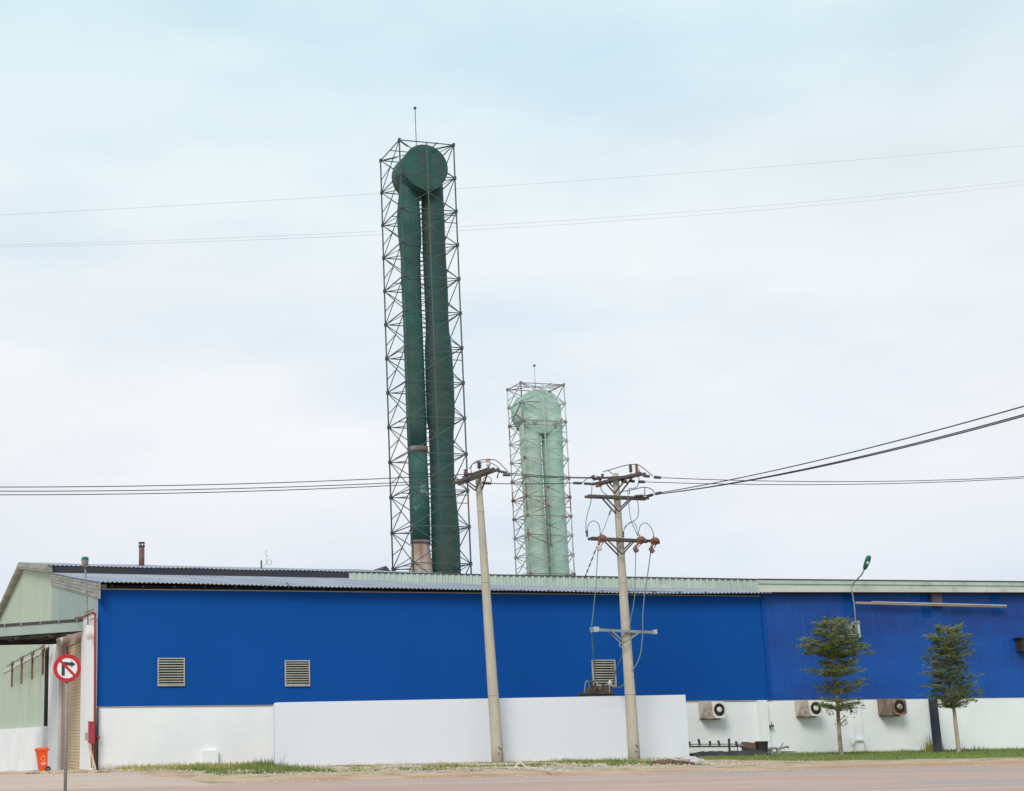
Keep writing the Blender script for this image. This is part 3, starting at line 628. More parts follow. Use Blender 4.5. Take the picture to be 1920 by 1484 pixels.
# ------------------------------------------------------------------ lattice stacks
def stack(name, label, X0, X1, Y0, Y1, ztop, dzl, nl, mats, pipes, drum, rodtop, lad):
    mleg, mbr, mring = mats
    t = thing(name, label, 'chimney tower', ((X0+X1)/2, (Y0+Y1)/2, 0))
    xm = (X0+X1)/2; ym = (Y0+Y1)/2
    for x, y in ((X0, Y0), (X1, Y0), (X0, Y1), (X1, Y1)):
        g = MB(); g.tube([(x, y, 0), (x, y, ztop)], 0.056, 6); g.build('leg', mleg, t)
    for x, y in ((xm, Y0), (xm, Y1)):
        g = MB(); g.tube([(x, y, 0), (x, y, ztop)], 0.05, 6); g.build('mid_column', trussR if mleg is truss else mleg, t)
    zs = [ztop-dzl*k for k in range(nl) if ztop-dzl*k > 1.5]
    for k, z in enumerate(zs):
        g = MB()
        for a, b in (((X0, Y0), (X1, Y0)), ((X1, Y0), (X1, Y1)), ((X1, Y1), (X0, Y1)), ((X0, Y1), (X0, Y0))):
            g.bar((a[0], a[1], z), (b[0], b[1], z), .06)
        for x, y in ((X0, Y0), (X1, Y0), (X0, Y1), (X1, Y1)):
            g.box(x-.085, x+.085, y-.085, y+.085, z-.12, z+.12)
        if k % 2 == 0:
            g.bar((X0, ym, z), (X1, ym, z), .05)
        if k % 4 == 2: g.bar((X0, Y0, z-.35), (X1, Y0, z-.35), .05); g.bar((X1, Y0, z-.9), (xm+1.1, Y0, z-.9), .05)
        for x, y in ((X0, Y0), (X1, Y0), (X0, Y1), (X1, Y1)):
            sx = 1 if x < xm else -1; sy = 1 if y < ym else -1
            g.bar((x, y, z-.05), (x+sx*.95, y+sy*.95, z-.05), .05)
        g.build('ring_beam', mring[k % len(mring)], t)
    def face(f):
        g = MB()
        for k in range(len(zs)):
            z = zs[k]; zl = z-dzl/2; z2 = z-dzl
            if z2 < 0: break
            f(g, z, zl, z2)
        return g
    def fb(y):
        def h(g, z, zl, z2):
            w = .048
            g.bar((X0, y, z), (xm, y, zl), w); g.bar((X0, y, z2), (xm, y, zl), w); g.bar((X1, y, z), (xm, y, zl), w); g.bar((X1, y, z2), (xm, y, zl), w)
        return h
    def fsid(x):
        def h(g, z, zl, z2):
            w = .048
            g.bar((x, Y0, z), (x, Y1, z2), w); g.bar((x, Y1, z), (x, Y0, z2), w); 
            g.bar((x, Y1, z-dzl*.62), (x, (Y0+Y1)/2, zl), w*.9)
        return h
    for f in (fb(Y0), fb(Y1), fsid(X0), fsid(X1)): face(f).build('brace_panel', mbr, t)
    for prof, mat in pipes:
        for nm, rows, m_ in prof:
            g = MB(); g.tube([(c, ym, z) for z, c, r_ in rows], [r_ for z, c, r_ in rows], 28)
            if len(rows) > 3:
                z = rows[0][0]+2.2; hi = rows[-1][0]
                while z < hi-.5:
                    for (za, ca, ra), (zb, cb, rb) in zip(rows[:-1], rows[1:]):
                        if za <= z <= zb:
                            u = (z-za)/(zb-za+1e-6); g.tube([(ca+(cb-ca)*u, ym, z-.03), (ca+(cb-ca)*u, ym, z+.03)], ra+(rb-ra)*u+.012, 28)
                    z += 2.51
            g.build(nm, m_, t)
    cx, cz_, rad, y0, y1, dm, sides = drum
    g = MB(); g.tube([(cx, y0, cz_), (cx, y0+.05, cz_), (cx, y1-.05, cz_), (cx, y1, cz_)], [rad-.04, rad, rad, rad-.04], sides)
    if sides < 16:
        for v in g.v:
            a = math.pi/sides; dx, dz_ = v.x-cx, v.z-cz_
            v.x = cx+dx*math.cos(a)-dz_*math.sin(a); v.z = cz_+dx*math.sin(a)+dz_*math.cos(a)
    dr = g.build('drum', dm, t)
    g = MB(); g.tube([(cx, y0-.03, cz_), (cx, y0+.08, cz_)], [rad+.03, rad+.03], 40 if sides > 16 else sides, True); 
    if sides > 16: g.build('end_rim', dm, dr)
    g = MB()                                    # hopper necks joining drum and flues
    for (pc, pr, zt) in lad[1]:
        g.tube([(pc, ym, zt), (pc, ym, cz_-rad*.72), (pc+(cx-pc)*.25, ym, cz_-rad*.15)], [pr, pr*1.0, pr*1.15], 24)
    g.build('neck', dm, t)
    x = lad[0](0); g = MB(); z0, z1 = lad[2]
    for s_ in (-.16, .16): g.bar((lad[0](z0)+s_, ym+.35, z0), (lad[0](z1)+s_, ym+.35, z1), .04)
    z = z0
    while z < z1: g.bar((lad[0](z)-.17, ym+.35, z), (lad[0](z)+.17, ym+.35, z), .04); z += .33
    g.build('ladder', mbr, t)
    g = MB(); g.tube([(xm, ym, ztop-.1), (xm, ym, rodtop-.12)], .028, 6)
    for q in ((X0, Y0), (X1, Y0), (X0, Y1), (X1, Y1)): g.bar((q[0], q[1], ztop), (xm, ym, ztop+.06), .045)
    g.bar((xm-.5, ym-.3, ztop-.75), (xm, ym, ztop+.05), .08); g.bar((xm+.45, Y0+.4, ztop-.3), (xm+.9, Y0+.2, ztop+.15), .07)
    r_ = g.build('lightning_rod', mbr, t)
    g = MB(); g.ball((xm, ym, rodtop), .13, (1, 1, .85), 0, 6, 4); g.build('rod_tip', steelD, r_)
    return t
def prow(Y, rows):                             # (y, xl, xr) in photo pixels -> (z, centre, radius)
    o = []
    for y, a, b in rows:
        p, q = aY(a, y, Y), aY(b, y, Y); o.append((p.z, (p.x+q.x)/2, (q.x-p.x)/2))
    return sorted(o)
Y1c = 27.05
leftP = prow(Y1c, [(344, 750, 783), (360, 749, 784), (385, 746.5, 785.5), (400, 745.5, 786.5), (420, 746, 787.5), (440, 747.5, 788.5), (460, 749.5, 788.5), (480, 752, 786.5), (530, 753, 787.5), (600, 756.5, 790.5), (690, 759.5, 794.5), (790, 763, 798.5), (845, 765.5, 799.5)])
leftP2 = prow(Y1c, [(845, 765.5, 799.5), (900, 767.5, 802), (950, 769, 804.5), (1016, 771, 806)])
cone = prow(Y1c, [(1016, 773, 804), (1022, 772.5, 804), (1045, 771.5, 807), (1066, 771, 810), (1140, 771, 814)])
rightP = prow(Y1c, [(346, 791, 829), (360, 791, 829.5), (400, 791.5, 831.5), (480, 794, 834.5), (550, 797, 838.5), (600, 799, 839.5), (622, 799.5, 841), (650, 798, 845), (700, 799, 848.5), (770, 801, 851), (788, 801.5, 850.5), (812, 806.5, 849), (900, 809, 850.5), (912, 808.5, 852), (945, 807, 857.5)])
rightP2 = prow(Y1c, [(945, 807, 857.5), (1000, 810, 860), (1075, 812, 862.5), (1150, 813, 866)])
z0 = leftP[-1][0]
cone = [(0.0, cone[0][1], cone[0][2])]+cone; rightP2 = [(0.0, rightP2[0][1], rightP2[0][2])]+rightP2
dc = aY(798, 313.5, 25.6); dl = aY(757, 313.5, 25.6)
band = prow(Y1c, [(838, 764.5, 801), (848, 765, 801.5)]); band2 = prow(Y1c, [(1014, 770.5, 806.5), (1020, 770.5, 806.5)])
def ladx(Y, a, ya, b, yb):
    p, q = aY(a, ya, Y), aY(b, yb, Y)
    return lambda z: p.x+(q.x-p.x)*(z-p.z)/(q.z-p.z)
st = stack('tall_stack', 'tall dark green twin flue in a lattice frame, taller of the two towers', 24.93, 29.07, 25.0, 29.1, 42.62, 2.512, 18, (truss, trussL, (trussL,)),
           [([('flue', leftP, pipeG), ('flue', leftP2, pipeScr), ('flue', rightP2[:-1]+rightP[1:], pipeG2), ('base_cone', cone, rustCone), ('rust_band', band, trussPd), ('rust_band', band2, trussPd)], None)],
           (dc.x, dc.z, dc.x-dl.x, 25.6, 28.25, pipeG, 48), aY(783.5, 203, 27).z,
           (ladx(27.4, 789, 400, 806, 1000), [(leftP[-1][1], leftP[-1][2], leftP[-1][0]-.05), (rightP[-1][1], rightP[-1][2], rightP[-1][0]-.05)], (13.0, 39.5)))
Y2c = 46.4
lp2 = prow(Y2c, [(785, 974, 1010), (800, 974.5, 1011), (852, 977.5, 1013.5), (940, 982.5, 1018), (1000, 985.5, 1022.5), (1080, 989.5, 1027.5)])
rp2 = prow(Y2c, [(785, 1015.5, 1052), (800, 1016, 1052.5), (900, 1021, 1055.5), (1000, 1026.5, 1061.5), (1080, 1031.5, 1066)])
lp2 = [(0.0, lp2[0][1], lp2[0][2])]+lp2; rp2 = [(0.0, rp2[0][1], rp2[0][2])]+rp2
d2 = aY(1014, 771, 45.5); d2l = aY(975, 771, 45.5)
stack('short_stack', 'pale mint green twin flue in a lattice frame, shorter tower on the right', 42.62, 46.62, 45.0, 47.8, 30.25, 1.62, 18, (trussP, trussP, (trussPd, trussP, trussPd, trussP, trussP)),
      [([('flue', lp2, pipeP), ('flue', rp2, pipeP2)], None)], (d2.x, d2.z, (d2.x-d2l.x)*1.03, 45.5, 47.4, pipeP2, 12), aY(1004, 686, 46.4).z,
      (ladx(46.6, 1013, 800, 1029, 1070), [(lp2[-1][1], lp2[-1][2], lp2[-1][0]-.05), (rp2[-1][1], rp2[-1][2], rp2[-1][0]-.05)], (14.0, 28.2)))

# ------------------------------------------------------------------ white panel wall
pY = -5.0
a0, a1 = aY(514.5, 1317.5, pY), aY(1285, 1303, pY); xb0, xb1 = aZ(515, 1440, .1).x, aY(1285, 1427, pY).x
b0, b1 = aY(516, 1440, pY), aY(1285.5, 1427.5, pY)
r_ = .16
top = lambda x: a0.z+(a1.z-a0.z)*(x-a0.x)/(a1.x-a0.x)
x0, x1 = a0.x, a1.x
poly = [(x0, pY, .06), (x1, pY, .06), (x1, pY, a1.z)]+[(x0+r_-r_*math.sin(t*math.pi/12), pY, top(x0)-r_+r_*math.cos(t*math.pi/12)) for t in range(7)]
g = MB(); g.prism(poly, (0, .22, 0))
pw = thing('panel_wall', 'plain clean white panel wall with rounded corner behind the two concrete poles', 'wall', (x0, pY, 0))
g.build('panel', hoardW, pw)
g = MB(); g.box(x0+.15, x1-.15, pY+.03, pY+.5, -.15, .058); g.build('footing', dirtM, pw)

# ------------------------------------------------------------------ transformer behind the panel
tY = -3.9
tf = thing('transformer', 'dark oil transformer with brown bushings showing above the white panel', 'transformer', (aY(1118, 1300, tY).x, tY, 0))
def tx(px, py=1300): return aY(px, py, tY)
g = MB(); g.box(tx(1093).x, tx(1146).x, tY-.35, tY+.45, .5, tx(1120, 1302).z); g.box(tx(1091).x, tx(1148).x, tY-.4, tY+.5, tx(1120, 1302).z+.002, tx(1120, 1299).z); g.build('tank', steelD, tf)
g = MB(); g.box(tx(1095).x, tx(1144).x, tY-.3, tY+.4, -.1, .498); g.build('plinth', rockM, tf)
g = MB()
for i in range(7): x = tx(1097).x+i*.2; g.box(x, x+.05, tY-.62, tY-.36, .7, tx(1120, 1306).z)
g.build('radiator', steelD, tf)
def ins(mb, p, h, r, n=4, d=V((0, 0, 1))):
    pr = [(0, r*.5)]
    for i in range(n): z = h*(i+.15)/n; pr += [(z, r*.55), (z+h*.28/n, r), (z+h*.5/n, r), (z+h*.75/n, r*.55)]
    pr.append((h, r*.45)); mb.lathe(p, V(p)+d, pr, 10)
for px, h in ((1118, .46), (1145, .50)):
    g = MB(); p = V((tx(px).x, tY, tx(px, 1299).z)); ins(g, p, h*.62, .09); b = g.build('bushing', insB, tf)
    g = MB(); g.ball(p+V((0, 0, h*.85)), .105, (1, 1, 1.5)); g.build('bushing_cap', insW, b)
for px, tilt in ((1094, .12), (1103, .02), (1109, .0)):
    g = MB(); p = V((tx(px).x, tY-.1, tx(px, 1300).z)); g.tube(smooth([p, p+V((tilt*.6, 0, .42)), p+V((tilt+.06, 0, .56)), p+V((tilt+.17, 0, .35)), p+V((tilt+.2, 0, .05))]), .035, 6); g.build('cable_loop', insK if px > 1094 else wireT, tf)
g = MB(); g.tube([(tx(1130).x-.25, tY+.1, tx(1130, 1293).z), (tx(1130).x+.28, tY+.1, tx(1130, 1293).z)], .17, 14); g.box(tx(1126).x, tx(1136).x, tY-.2, tY+.2, tx(1130, 1300).z, tx(1130, 1294).z); g.build('conservator', rustBr, tf)
g = MB(); p = V((tx(1139).x, tY-.2, tx(1139, 1300).z)); g.box(p.x-.07, p.x+.03, tY-.22, tY-.12, p.z, p.z+.45); g.build('gauge_post', silv, tf)

g = MB(); g.box(tx(1108).x, tx(1114).x, tY-.25, tY+.1, tx(1110, 1300).z, tx(1110, 1287).z); g.box(tx(1107.5).x, tx(1114.5).x, tY-.27, tY+.12, tx(1110, 1287).z, tx(1110, 1286).z); g.build('control_box', steelD, tf)
g = MB(); p = tx(1132, 1294); g.box(p.x-.14, p.x+.1, tY-.35, tY-.1, tx(1132, 1300).z, tx(1132, 1285).z); g.build('relay_box', armM, tf)
g = MB()
for i in range(4): x = tx(1097).x+.11*i; g.box(x, x+.04, tY-.45, tY-.1, tx(1110, 1301).z, tx(1110, 1290+i).z)
g.build('cooling_fin', armM, tf)
for px in (1124, 1137):
    g = MB(); p = V((tx(px).x, tY+.3, tx(px, 1299).z)); ins(g, p, .42, .07); g.build('bushing', insK, tf)

# ------------------------------------------------------------------ utility poles
def shaft(name, label, b, tpt, rb, rt_):
    t = thing(name, label, 'utility pole', (b.x, b.y, 0), 'concrete utility poles')
    g = MB(); b = V((b.x, b.y, -.3)); g.tube([b.lerp(tpt, i/12) for i in range(13)], [rb+(rt_-rb)*i/12 for i in range(13)], 20); sh_ = g.build('shaft', concP, t)
    for f_ in (.245, .62, .86): g = MB(); c = b.lerp(tpt, f_); r_ = rb+(rt_-rb)*f_; g.tube([c-V((0, 0, .03)), c+V((0, 0, .03))], r_+.008, 20); g.build('band', concP, sh_)
    for f_, a in ((.055, -1.75), (.075, -1.6), (.07, -1.35), (.3, -.8), (.5, -.6), (.72, -.7)):
        g = MB(); c = b.lerp(tpt, f_); r_ = rb+(rt_-rb)*f_; d = V((math.cos(a), math.sin(a), 0)); g.tube([c+d*(r_-.05), c+d*(r_+.012)], .035, 8); g.build('bolt_hole', steelD, sh_)
    return t
def crossarm(t, p, q, w=.10, mat=armM, double=True, brace=None, axis=None):
    p, q = V(p), V(q); d = (q-p).normalized(); s_ = V((-d.y, d.x, 0)).normalized()*.16
    g = MB()
    for o in ((s_, -s_) if double else (s_*0,)): g.bar(p+o, q+o, w)
    a = g.build('crossarm', mat, t)
    if brace:
        f0, f1, foot = brace; g = MB()
        for o in (s_, -s_):
            g.bar(p.lerp(q, f0)+o, V(foot)+o*1.2, .055); g.bar(p.lerp(q, f1)+o, V(foot)+o*1.2, .055)
        g.build('arm_brace', mat, a)
    return a
def pin(t, p, h, r, mat, n=4):
    g = MB(); ins(g, V(p)+V((0, 0, .08)), h, r, n); o = g.build('pin_insulator', mat, t)
    g = MB(); g.tube([V(p), V(p)+V((0, 0, .09))], .018, 6); g.build('pin', steelD, o)
def strain(t, p, q, r, mat):
    p, q = V(p), V(q); g = MB(); ins(g, p, (q-p).length, r, 5, (q-p).normalized()); g.build('strain_insulator', mat, t)
def cable(t, pts, r=.02, mat=wireM, name='jumper_wire', n=5):
    g = MB(); g.tube(smooth(pts, n), r, 5); return g.build(name, mat, t)
# pole beside the tall stack
b1 = aY(934, 1431, -6.0); t1 = aY(896, 884, -6.0)
p1 = shaft('utility_pole', 'leaning concrete pole with one crossarm in front of the tall green tower', b1, t1, .275, .14)
A0, A1 = aY(855, 908, -5.0), aY(931, 879.5, -7.4)
foot = aY(897, 921, -6.15)
crossarm(p1, A0, A1, .11, armM, True, (.22, .72, foot))
B0, B1 = aY(868, 895, -5.3), aY(917, 878, -7.0); crossarm(p1, B0, B1, .08, armM, False)
pin(p1, aY(899, 882, -6.1), .34, .12, insK); pin(p1, aY(916, 879, -6.9), .40, .12, insW, 2); pin(p1, aY(873, 892, -5.3), .22, .10, insB, 2)
YL = -6.2
for (x0_, y0_), (x1_, y1_), Y, m_ in (((932, 883), (950, 887), -7.4, insK), ((943, 891), (957, 891), -6.4, insK), ((904, 906), (921, 907), -6.0, insK), ((866, 902), (852, 904), -5.0, insK), ((885, 889), (870, 890), -5.6, insK), ((880, 897), (866, 899), -5.6, insB)):
    strain(p1, aY(x0_, y0_, Y), aY(x1_, y1_, Y), .075, m_)
cable(p1, [aY(879, 880, -7.3), aY(890, 867, -7.3), aY(905, 862.5, -7.3), aY(928, 863, -7.3), aY(941, 873, -7.3), aY(953, 886, -7.3)])
cable(p1, [aY(884, 893, -6.4), aY(884, 873, -6.4), aY(895, 868, -6.4), aY(915, 867, -6.4), aY(932, 875, -6.4), aY(936, 884, -6.4), aY(934, 890, -6.4)], .018)
cable(p1, [aY(905, 905, -6.0), aY(908, 896, -6.0), aY(916, 894.5, -6.0), aY(921, 899, -6.0), aY(922, 905, -6.0)], .018)
cable(p1, [aY(912, 890, -6.0), aY(909, 905, -6.0), aY(905, 916, -6.0), aY(902, 924, -6.05)], .022)
cable(p1, [aY(934, 889, -6.4), aY(933, 894, -6.4), aY(932, 897, -6.4)], .03)
# pole with the cut-outs, in front of the transformer
b2 = aY(1190, 1431, -7.0); t2 = aY(1154, 888, -7.0)
p2 = shaft('utility_pole', 'concrete pole with four crossarms and fuse cutouts in front of the transformer', b2, t2, .275, .14)
def q2(x, y, d=0): return aY(x, y, -7.0+d)
crossarm(p2, q2(1115, 909, 1.0), q2(1206, 888, -1.6), .11, armM, True, (.25, .75, q2(1157, 926, -.2)))
crossarm(p2, q2(1122, 897, .6), q2(1196, 893, -1.2), .09, armM, False)
crossarm(p2, q2(1100, 931, -.3), q2(1213, 935.5, -.3), .12, armM, True, (.27, .74, q2(1157, 961, -.25)))
crossarm(p2, q2(1106, 1010, -.3), q2(1216, 1015.5, -.3), .12, armM, True, (.25, .74, q2(1163, 1041, -.25)))
crossarm(p2, q2(1108, 1181, -.32), q2(1222, 1186, -.32), .12, armG, False, (.30, .78, q2(1168, 1206, -.3)))
g = MB(); g.box(q2(1106, 1181).x-.05, q2(1112, 1181).x+.05, -7.5, -7.1, q2(1108, 1186).z, q2(1108, 1177).z); g.box(q2(1219, 1186).x, q2(1222, 1186).x+.03, -7.45, -7.2, q2(1222, 1190).z, q2(1222, 1182).z); g.build('arm_end_cap', silv, p2)
pin(p2, q2(1183, 889, -1.0), .38, .09, insK, 5); pin(p2, q2(1194.5, 890, -1.2), .42, .09, insB, 5); pin(p2, q2(1113, 903, .8), .22, .09, insB, 2); pin(p2, q2(1125, 905, .6), .20, .09, insB, 2); pin(p2, q2(1130, 898, .6), .16, .08, insK, 2)
for xa, ya, xb, yb, d, m_ in ((1206, 892.5, 1218, 893.5, -1.6, insK), (1226, 895, 1239, 896, -1.6, insK), (1179, 902, 1190, 903, -.6, insK), (1197, 903.5, 1209, 904, -.6, insK), (1095, 907, 1113, 908, 1.0, insK), (1075, 906, 1091, 906.5, 1.0, insK),
                              (1213, 931, 1224, 928, -.4, insK), (1229, 926.5, 1240, 924, -.6, insK), (1148, 896, 1140, 897, .3, insB), (1165, 903, 1176, 904, -.3, insB), (1113, 932, 1128, 931, -.5, insK), (1190, 931, 1206, 930, -.6, insK), (1112, 899, 1124, 897, .8, insK), (1117, 912, 1128, 910, .6, insB)):
    strain(p2, q2(xa, ya, d), q2(xb, yb, d), .075, m_)
cable(p2, [q2(1131, 885, -.8), q2(1145, 881, -.8), q2(1165, 875, -.8), q2(1183, 871.5, -.8), q2(1196, 872, -.9), q2(1211, 882, -1.2), q2(1224, 893, -1.5)])
cable(p2, [q2(1131, 885, -.6), q2(1140, 883, -.4), q2(1148, 889, -.3)], .018)
cable(p2, [q2(1090, 907, 1.0), q2(1104, 896, .8), q2(1116, 893, .6), q2(1130, 896, .4)], .018)
cable(p2, [q2(1126, 914, .4), q2(1130, 923, .1), q2(1138, 928, -.2)], .018)
cable(p2, [q2(1165, 922, -.5), q2(1185, 919, -.6), q2(1207, 914, -.8), q2(1222, 918, -.8), q2(1227, 925, -.7)], .02)
cable(p2, [q2(1209, 930, -.6), q2(1209, 915, -.8)], .02)
cable(p2, [q2(1181, 927, -.5), q2(1180, 917, -.6), q2(1192, 915, -.7), q2(1197, 906, -.8), q2(1199, 880, -1.0)], .018)
# cut-outs: left, middle, right
def cutout(cx, cy, hx, hy, m1, m2):
    g = MB(); c = q2(cx, cy, -.75)
    g.lathe(c+V((0, 0, -.17)), c+V((.03, 0, .2)), [(0, .09), (.02, .15), (.05, .165), (.24, .17), (.28, .15), (.30, .08)], 8)
    ins(g, c+V((-.02, -.30, .02)), .30, .13, 3, V((0, 1, 0))); g.box(c.x+.10, c.x+.24, c.y-.1, c.y+.08, c.z-.06, c.z+.09)
    g.tube([c+V((0, 0, .1)), c+V((.0, 0, .24))], .04, 6)
    o = g.build('fuse_cutout', m1, p2)
    g = MB(); h = q2(hx, hy, -.75); g.lathe(h+V((-.06, 0, .13)), h+V((.08, 0, -.16)), [(0, .05), (.03, .11), (.10, .12), (.13, .09), (.16, .125), (.24, .12), (.28, .05)], 8)
    g.build('surge_arrester', m2, o)
    g = MB(); g.tube([c+V((-.05, -.05, -.1)), h+V((-.05, -.05, .12))], .05, 6); g.tube([c+V((.12, -.05, -.1)), h+V((.1, -.05, .1))], .02, 6); g.build('hinge_rod', insB, o)
cutout(1127, 1010, 1123, 1028, insB, insW); cutout(1200, 1013, 1192, 1031, insB, insB); cutout(1226, 1015, 1222, 1032, insR, insB)
g = MB(); p = q2(1101, 1004, -.5); ins(g, q2(1101, 1007, -.5), .30, .06, 3); ins(g, q2(1106, 1011, -.5), .30, .06, 3, V((1, 0, 0))); ins(g, q2(1169, 1008, -.6), .28, .05, 3); ins(g, q2(1207, 1014, -.6), .25, .07, 3, V((1, 0, 0))); ins(g, q2(1230, 1017, -.75), .18, .1, 2, V((1, 0, 0))); g.build('post_insulator', insK, p2)
cable(p2, [q2(1110, 911, .3), q2(1108, 940, .0), q2(1104, 955, -.3), q2(1099, 975, -.5), q2(1098.5, 1000, -.5)], .02, wireT)
cable(p2, [q2(1101.5, 1000, -.5), q2(1102, 988, -.5), q2(1109, 978, -.5), q2(1118, 979, -.6), q2(1124, 988, -.7), q2(1125.5, 1004, -.7)], .02, wireT)
cable(p2, [q2(1195, 936, -.6), q2(1197, 955, -.6), q2(1195, 971, -.6), q2(1183, 980, -.6), q2(1172, 988, -.6), q2(1169, 1003, -.6)], .02, wireT)
cable(p2, [q2(1177, 920, -.6), q2(1179, 945, -.6), q2(1183, 975, -.6), q2(1190, 992, -.6), q2(1196, 1006, -.7)], .018, wireT)
cable(p2, [q2(1171, 992, -.6), q2(1178, 982, -.6), q2(1187, 979, -.6), q2(1193, 988, -.6), q2(1196, 1004, -.7)], .018, wireT)
cable(p2, [q2(1197, 1004, -.7), q2(1200, 988, -.7), q2(1208, 981, -.7), q2(1217, 985, -.7), q2(1224, 997, -.75), q2(1226, 1006, -.75)], .02, wireT)
# downleads
cable(p2, [q2(1121, 1033, -.7), q2(1119.5, 1060, -.7), q2(1117, 1100, -.6), q2(1112, 1150, -.5), q2(1109, 1178, -.45)], .02, wireT, 'downlead')
cable(p2, [q2(1109, 1184, -.45), q2(1111, 1210, .5), q2(1113.5, 1238, 2.2), aY(1118, 1290, tY)], .03, wireT, 'downlead')
cable(p2, [q2(1192, 1036, -.7), q2(1191, 1080, -.7), q2(1190, 1120, -.6), q2(1184, 1155, -.5), q2(1180, 1178, -.4)], .02, wireT, 'downlead')
cable(p2, [q2(1220, 1037, -.7), q2(1214, 1080, -.7), q2(1208, 1120, -.6), q2(1205, 1160, -.5), q2(1205, 1188, -.5), q2(1201, 1225, -.5), q2(1194, 1245, -.4), q2(1186, 1258, -.25)], .026, wireT, 'downlead')
cable(p2, [q2(1170, 1222, .4), q2(1162, 1240, 1.2), q2(1155, 1256, 2.2), aY(1150, 1285, tY)], .026, wireT, 'downlead')
cable(p2, [q2(1174, 1278, .3), q2(1166, 1287, 1.2), q2(1156, 1290, 2.4), aY(1148, 1289, tY)], .034, wireT, 'downlead')
g = MB(); c = q2(1165, 1210, -.3); g.tube([(c.x+.09*math.cos(i*.7), c.y, c.z+.09*math.sin(i*.7)) for i in range(10)], .02, 5); g.build('hook', silv, p2)
# guy wire with dashes (sleeved stay going back to the roof)
g = MB(); ga, gb = q2(1147, 953, .1), aY(1096, 1085, 2.0); 
g.tube([ga, gb], .012, 5); gw_ = g.build('stay_wire', wireM, p2)
g = MB()
for f_ in (.06, .60, .70, .79, .88, 1.0-.04): g.tube([ga.lerp(gb, f_-.025), ga.lerp(gb, f_+.025)], .035, 6)
g.build('sleeve', steelD, gw_)

# ------------------------------------------------------------------ overhead lines
def line(p, q, s_, r, mat, label, group, name='power_line'):
    g = MB(); g.tube(sag(p, q, s_, 30), r, 5); c = (V(p)+V(q))/2
    return solo(name, g, mat, label, 'power line', c, group)
YF = 150
line(aY(-60, 406.5, YF), aY(1990, 267, YF), 1.0, .030, wireF, 'topmost faint conductor crossing the sky behind the tall tower', 'high conductors crossing the sky')
line(aY(-60, 461.5, YF), aY(1990, 331, YF), 2.2, .030, wireF, 'upper of the two close faint conductors below the topmost one', 'high conductors crossing the sky')
line(aY(-60, 464.5, YF), aY(1990, 338.5, YF), 2.4, .030, wireF, 'lower of the two close faint conductors crossing the sky', 'high conductors crossing the sky')
G1 = 'lines left of the leaning pole'
line(aY(-80, 914, -5.0), aY(853, 904, -5.0), -.02, .021, wireM, 'lowest cable at the pole end, running left to the pole beside the tall tower', G1) if False else None
line(aY(-80, 913.5, -6.6), aY(885, 889, -6.6), .18, .020, wireM, 'top cable of three from the left edge to the leaning pole', G1)
line(aY(-80, 921, -5.8), aY(868, 899, -5.8), .18, .020, wireM, 'middle cable of three from the left edge to the leaning pole', G1)
line(aY(-80, 928, -5.0), aY(853, 904.5, -5.0), .18, .020, wireM, 'bottom cable of three from the left edge to the leaning pole', G1)
G2 = 'lines between the two poles'
line(aY(950, 887, -7.4), q2(1124, 896, .6), .05, .021, wireM, 'highest cable between the two concrete poles', G2)
line(aY(957, 891, -6.4), q2(1148, 897.5, .3), .05, .018, wireM, 'middle cable between the two concrete poles', G2)
line(aY(921, 907, -6.0), q2(1076, 906, 1.0), .03, .021, wireM, 'lowest cable between the two concrete poles', G2)
G3 = 'level lines right of the second pole'
line(q2(1239, 896, -1.6), aY(2000, 889, -8.6), .28, .018, wireM, 'upper level cable from the second pole to the right edge', G3)
line(q2(1209, 904, -.6), aY(2000, 891.5, -7.6), .28, .018, wireM, 'lower level cable from the second pole to the right edge', G3)
G4 = 'lines rising right of the second pole'
line(q2(1240, 924, -.6), aY(1990, 742, -36), .22, .022, wireM, 'steepest rising cable from the second pole to the right edge', G4)
line(q2(1224, 928, -.4), aY(1990, 758, -36), .30, .022, wireM, 'middle rising cable from the second pole to the right edge', G4)
line(q2(1206, 930, -.6), aY(1990, 761, -35), .34, .022, wireM, 'lowest rising cable from the second pole to the right edge', G4)

# ------------------------------------------------------------------ no-right-turn sign
sc = aY(126, 1253, -32); SR = (sc-aY(100, 1253, -32)).length
nrm = V((CP.x-sc.x, CP.y-sc.y, 0)).normalized(); sx = V((-nrm.y, nrm.x, 0)); sz = V((0, 0, 1))
sg = thing('road_sign', 'round red and white no right turn sign on a grey post', 'road sign', (sc.x, sc.y, -.15))
def disc(r0, r1, d, t_, n=48):
    g = MB(); vs = []; c = sc+nrm*d
    for i in range(n):
        a = 2*math.pi*i/n; u = sx*math.cos(a)+sz*math.sin(a)
        vs += [c+u*r0, c+u*r1, c+u*r0-nrm*t_, c+u*r1-nrm*t_]
    fs_ = []
    for i in range(n):
        j = (i+1) % n
        fs_ += [(i*4, i*4+1, j*4+1, j*4), (i*4+1, i*4+3, j*4+3, j*4+1), (i*4+2, j*4+2, j*4+3, i*4+3), (i*4, j*4, j*4+2, i*4+2)]
    g.add(vs, fs_); return g
def flat(pts, d, t_=.004):
    g = MB(); g.prism([sc+sx*(a*SR)+sz*(b*SR)+nrm*d for a, b in pts], -nrm*t_); return g
g = MB(); g.tube([sc-nrm*.012, sc+nrm*.0], SR*.985, 48); g.build('plate', signWhite, sg)
flat([(-.40, -.54), (-.17, -.54), (-.17, .20), (.28, .17), (.28, .04), (.58, .27), (.28, .50), (.28, .40), (-.25, .44), (-.40, .36)], .006).build('turn_arrow', signBlack, sg)
flat([(-.62, .52), (-.50, .64), (.62, -.48), (.50, -.62)], .011).build('slash', signRed, sg)
disc(SR*.735, SR, .016, .03).build('red_border', signRed, sg)
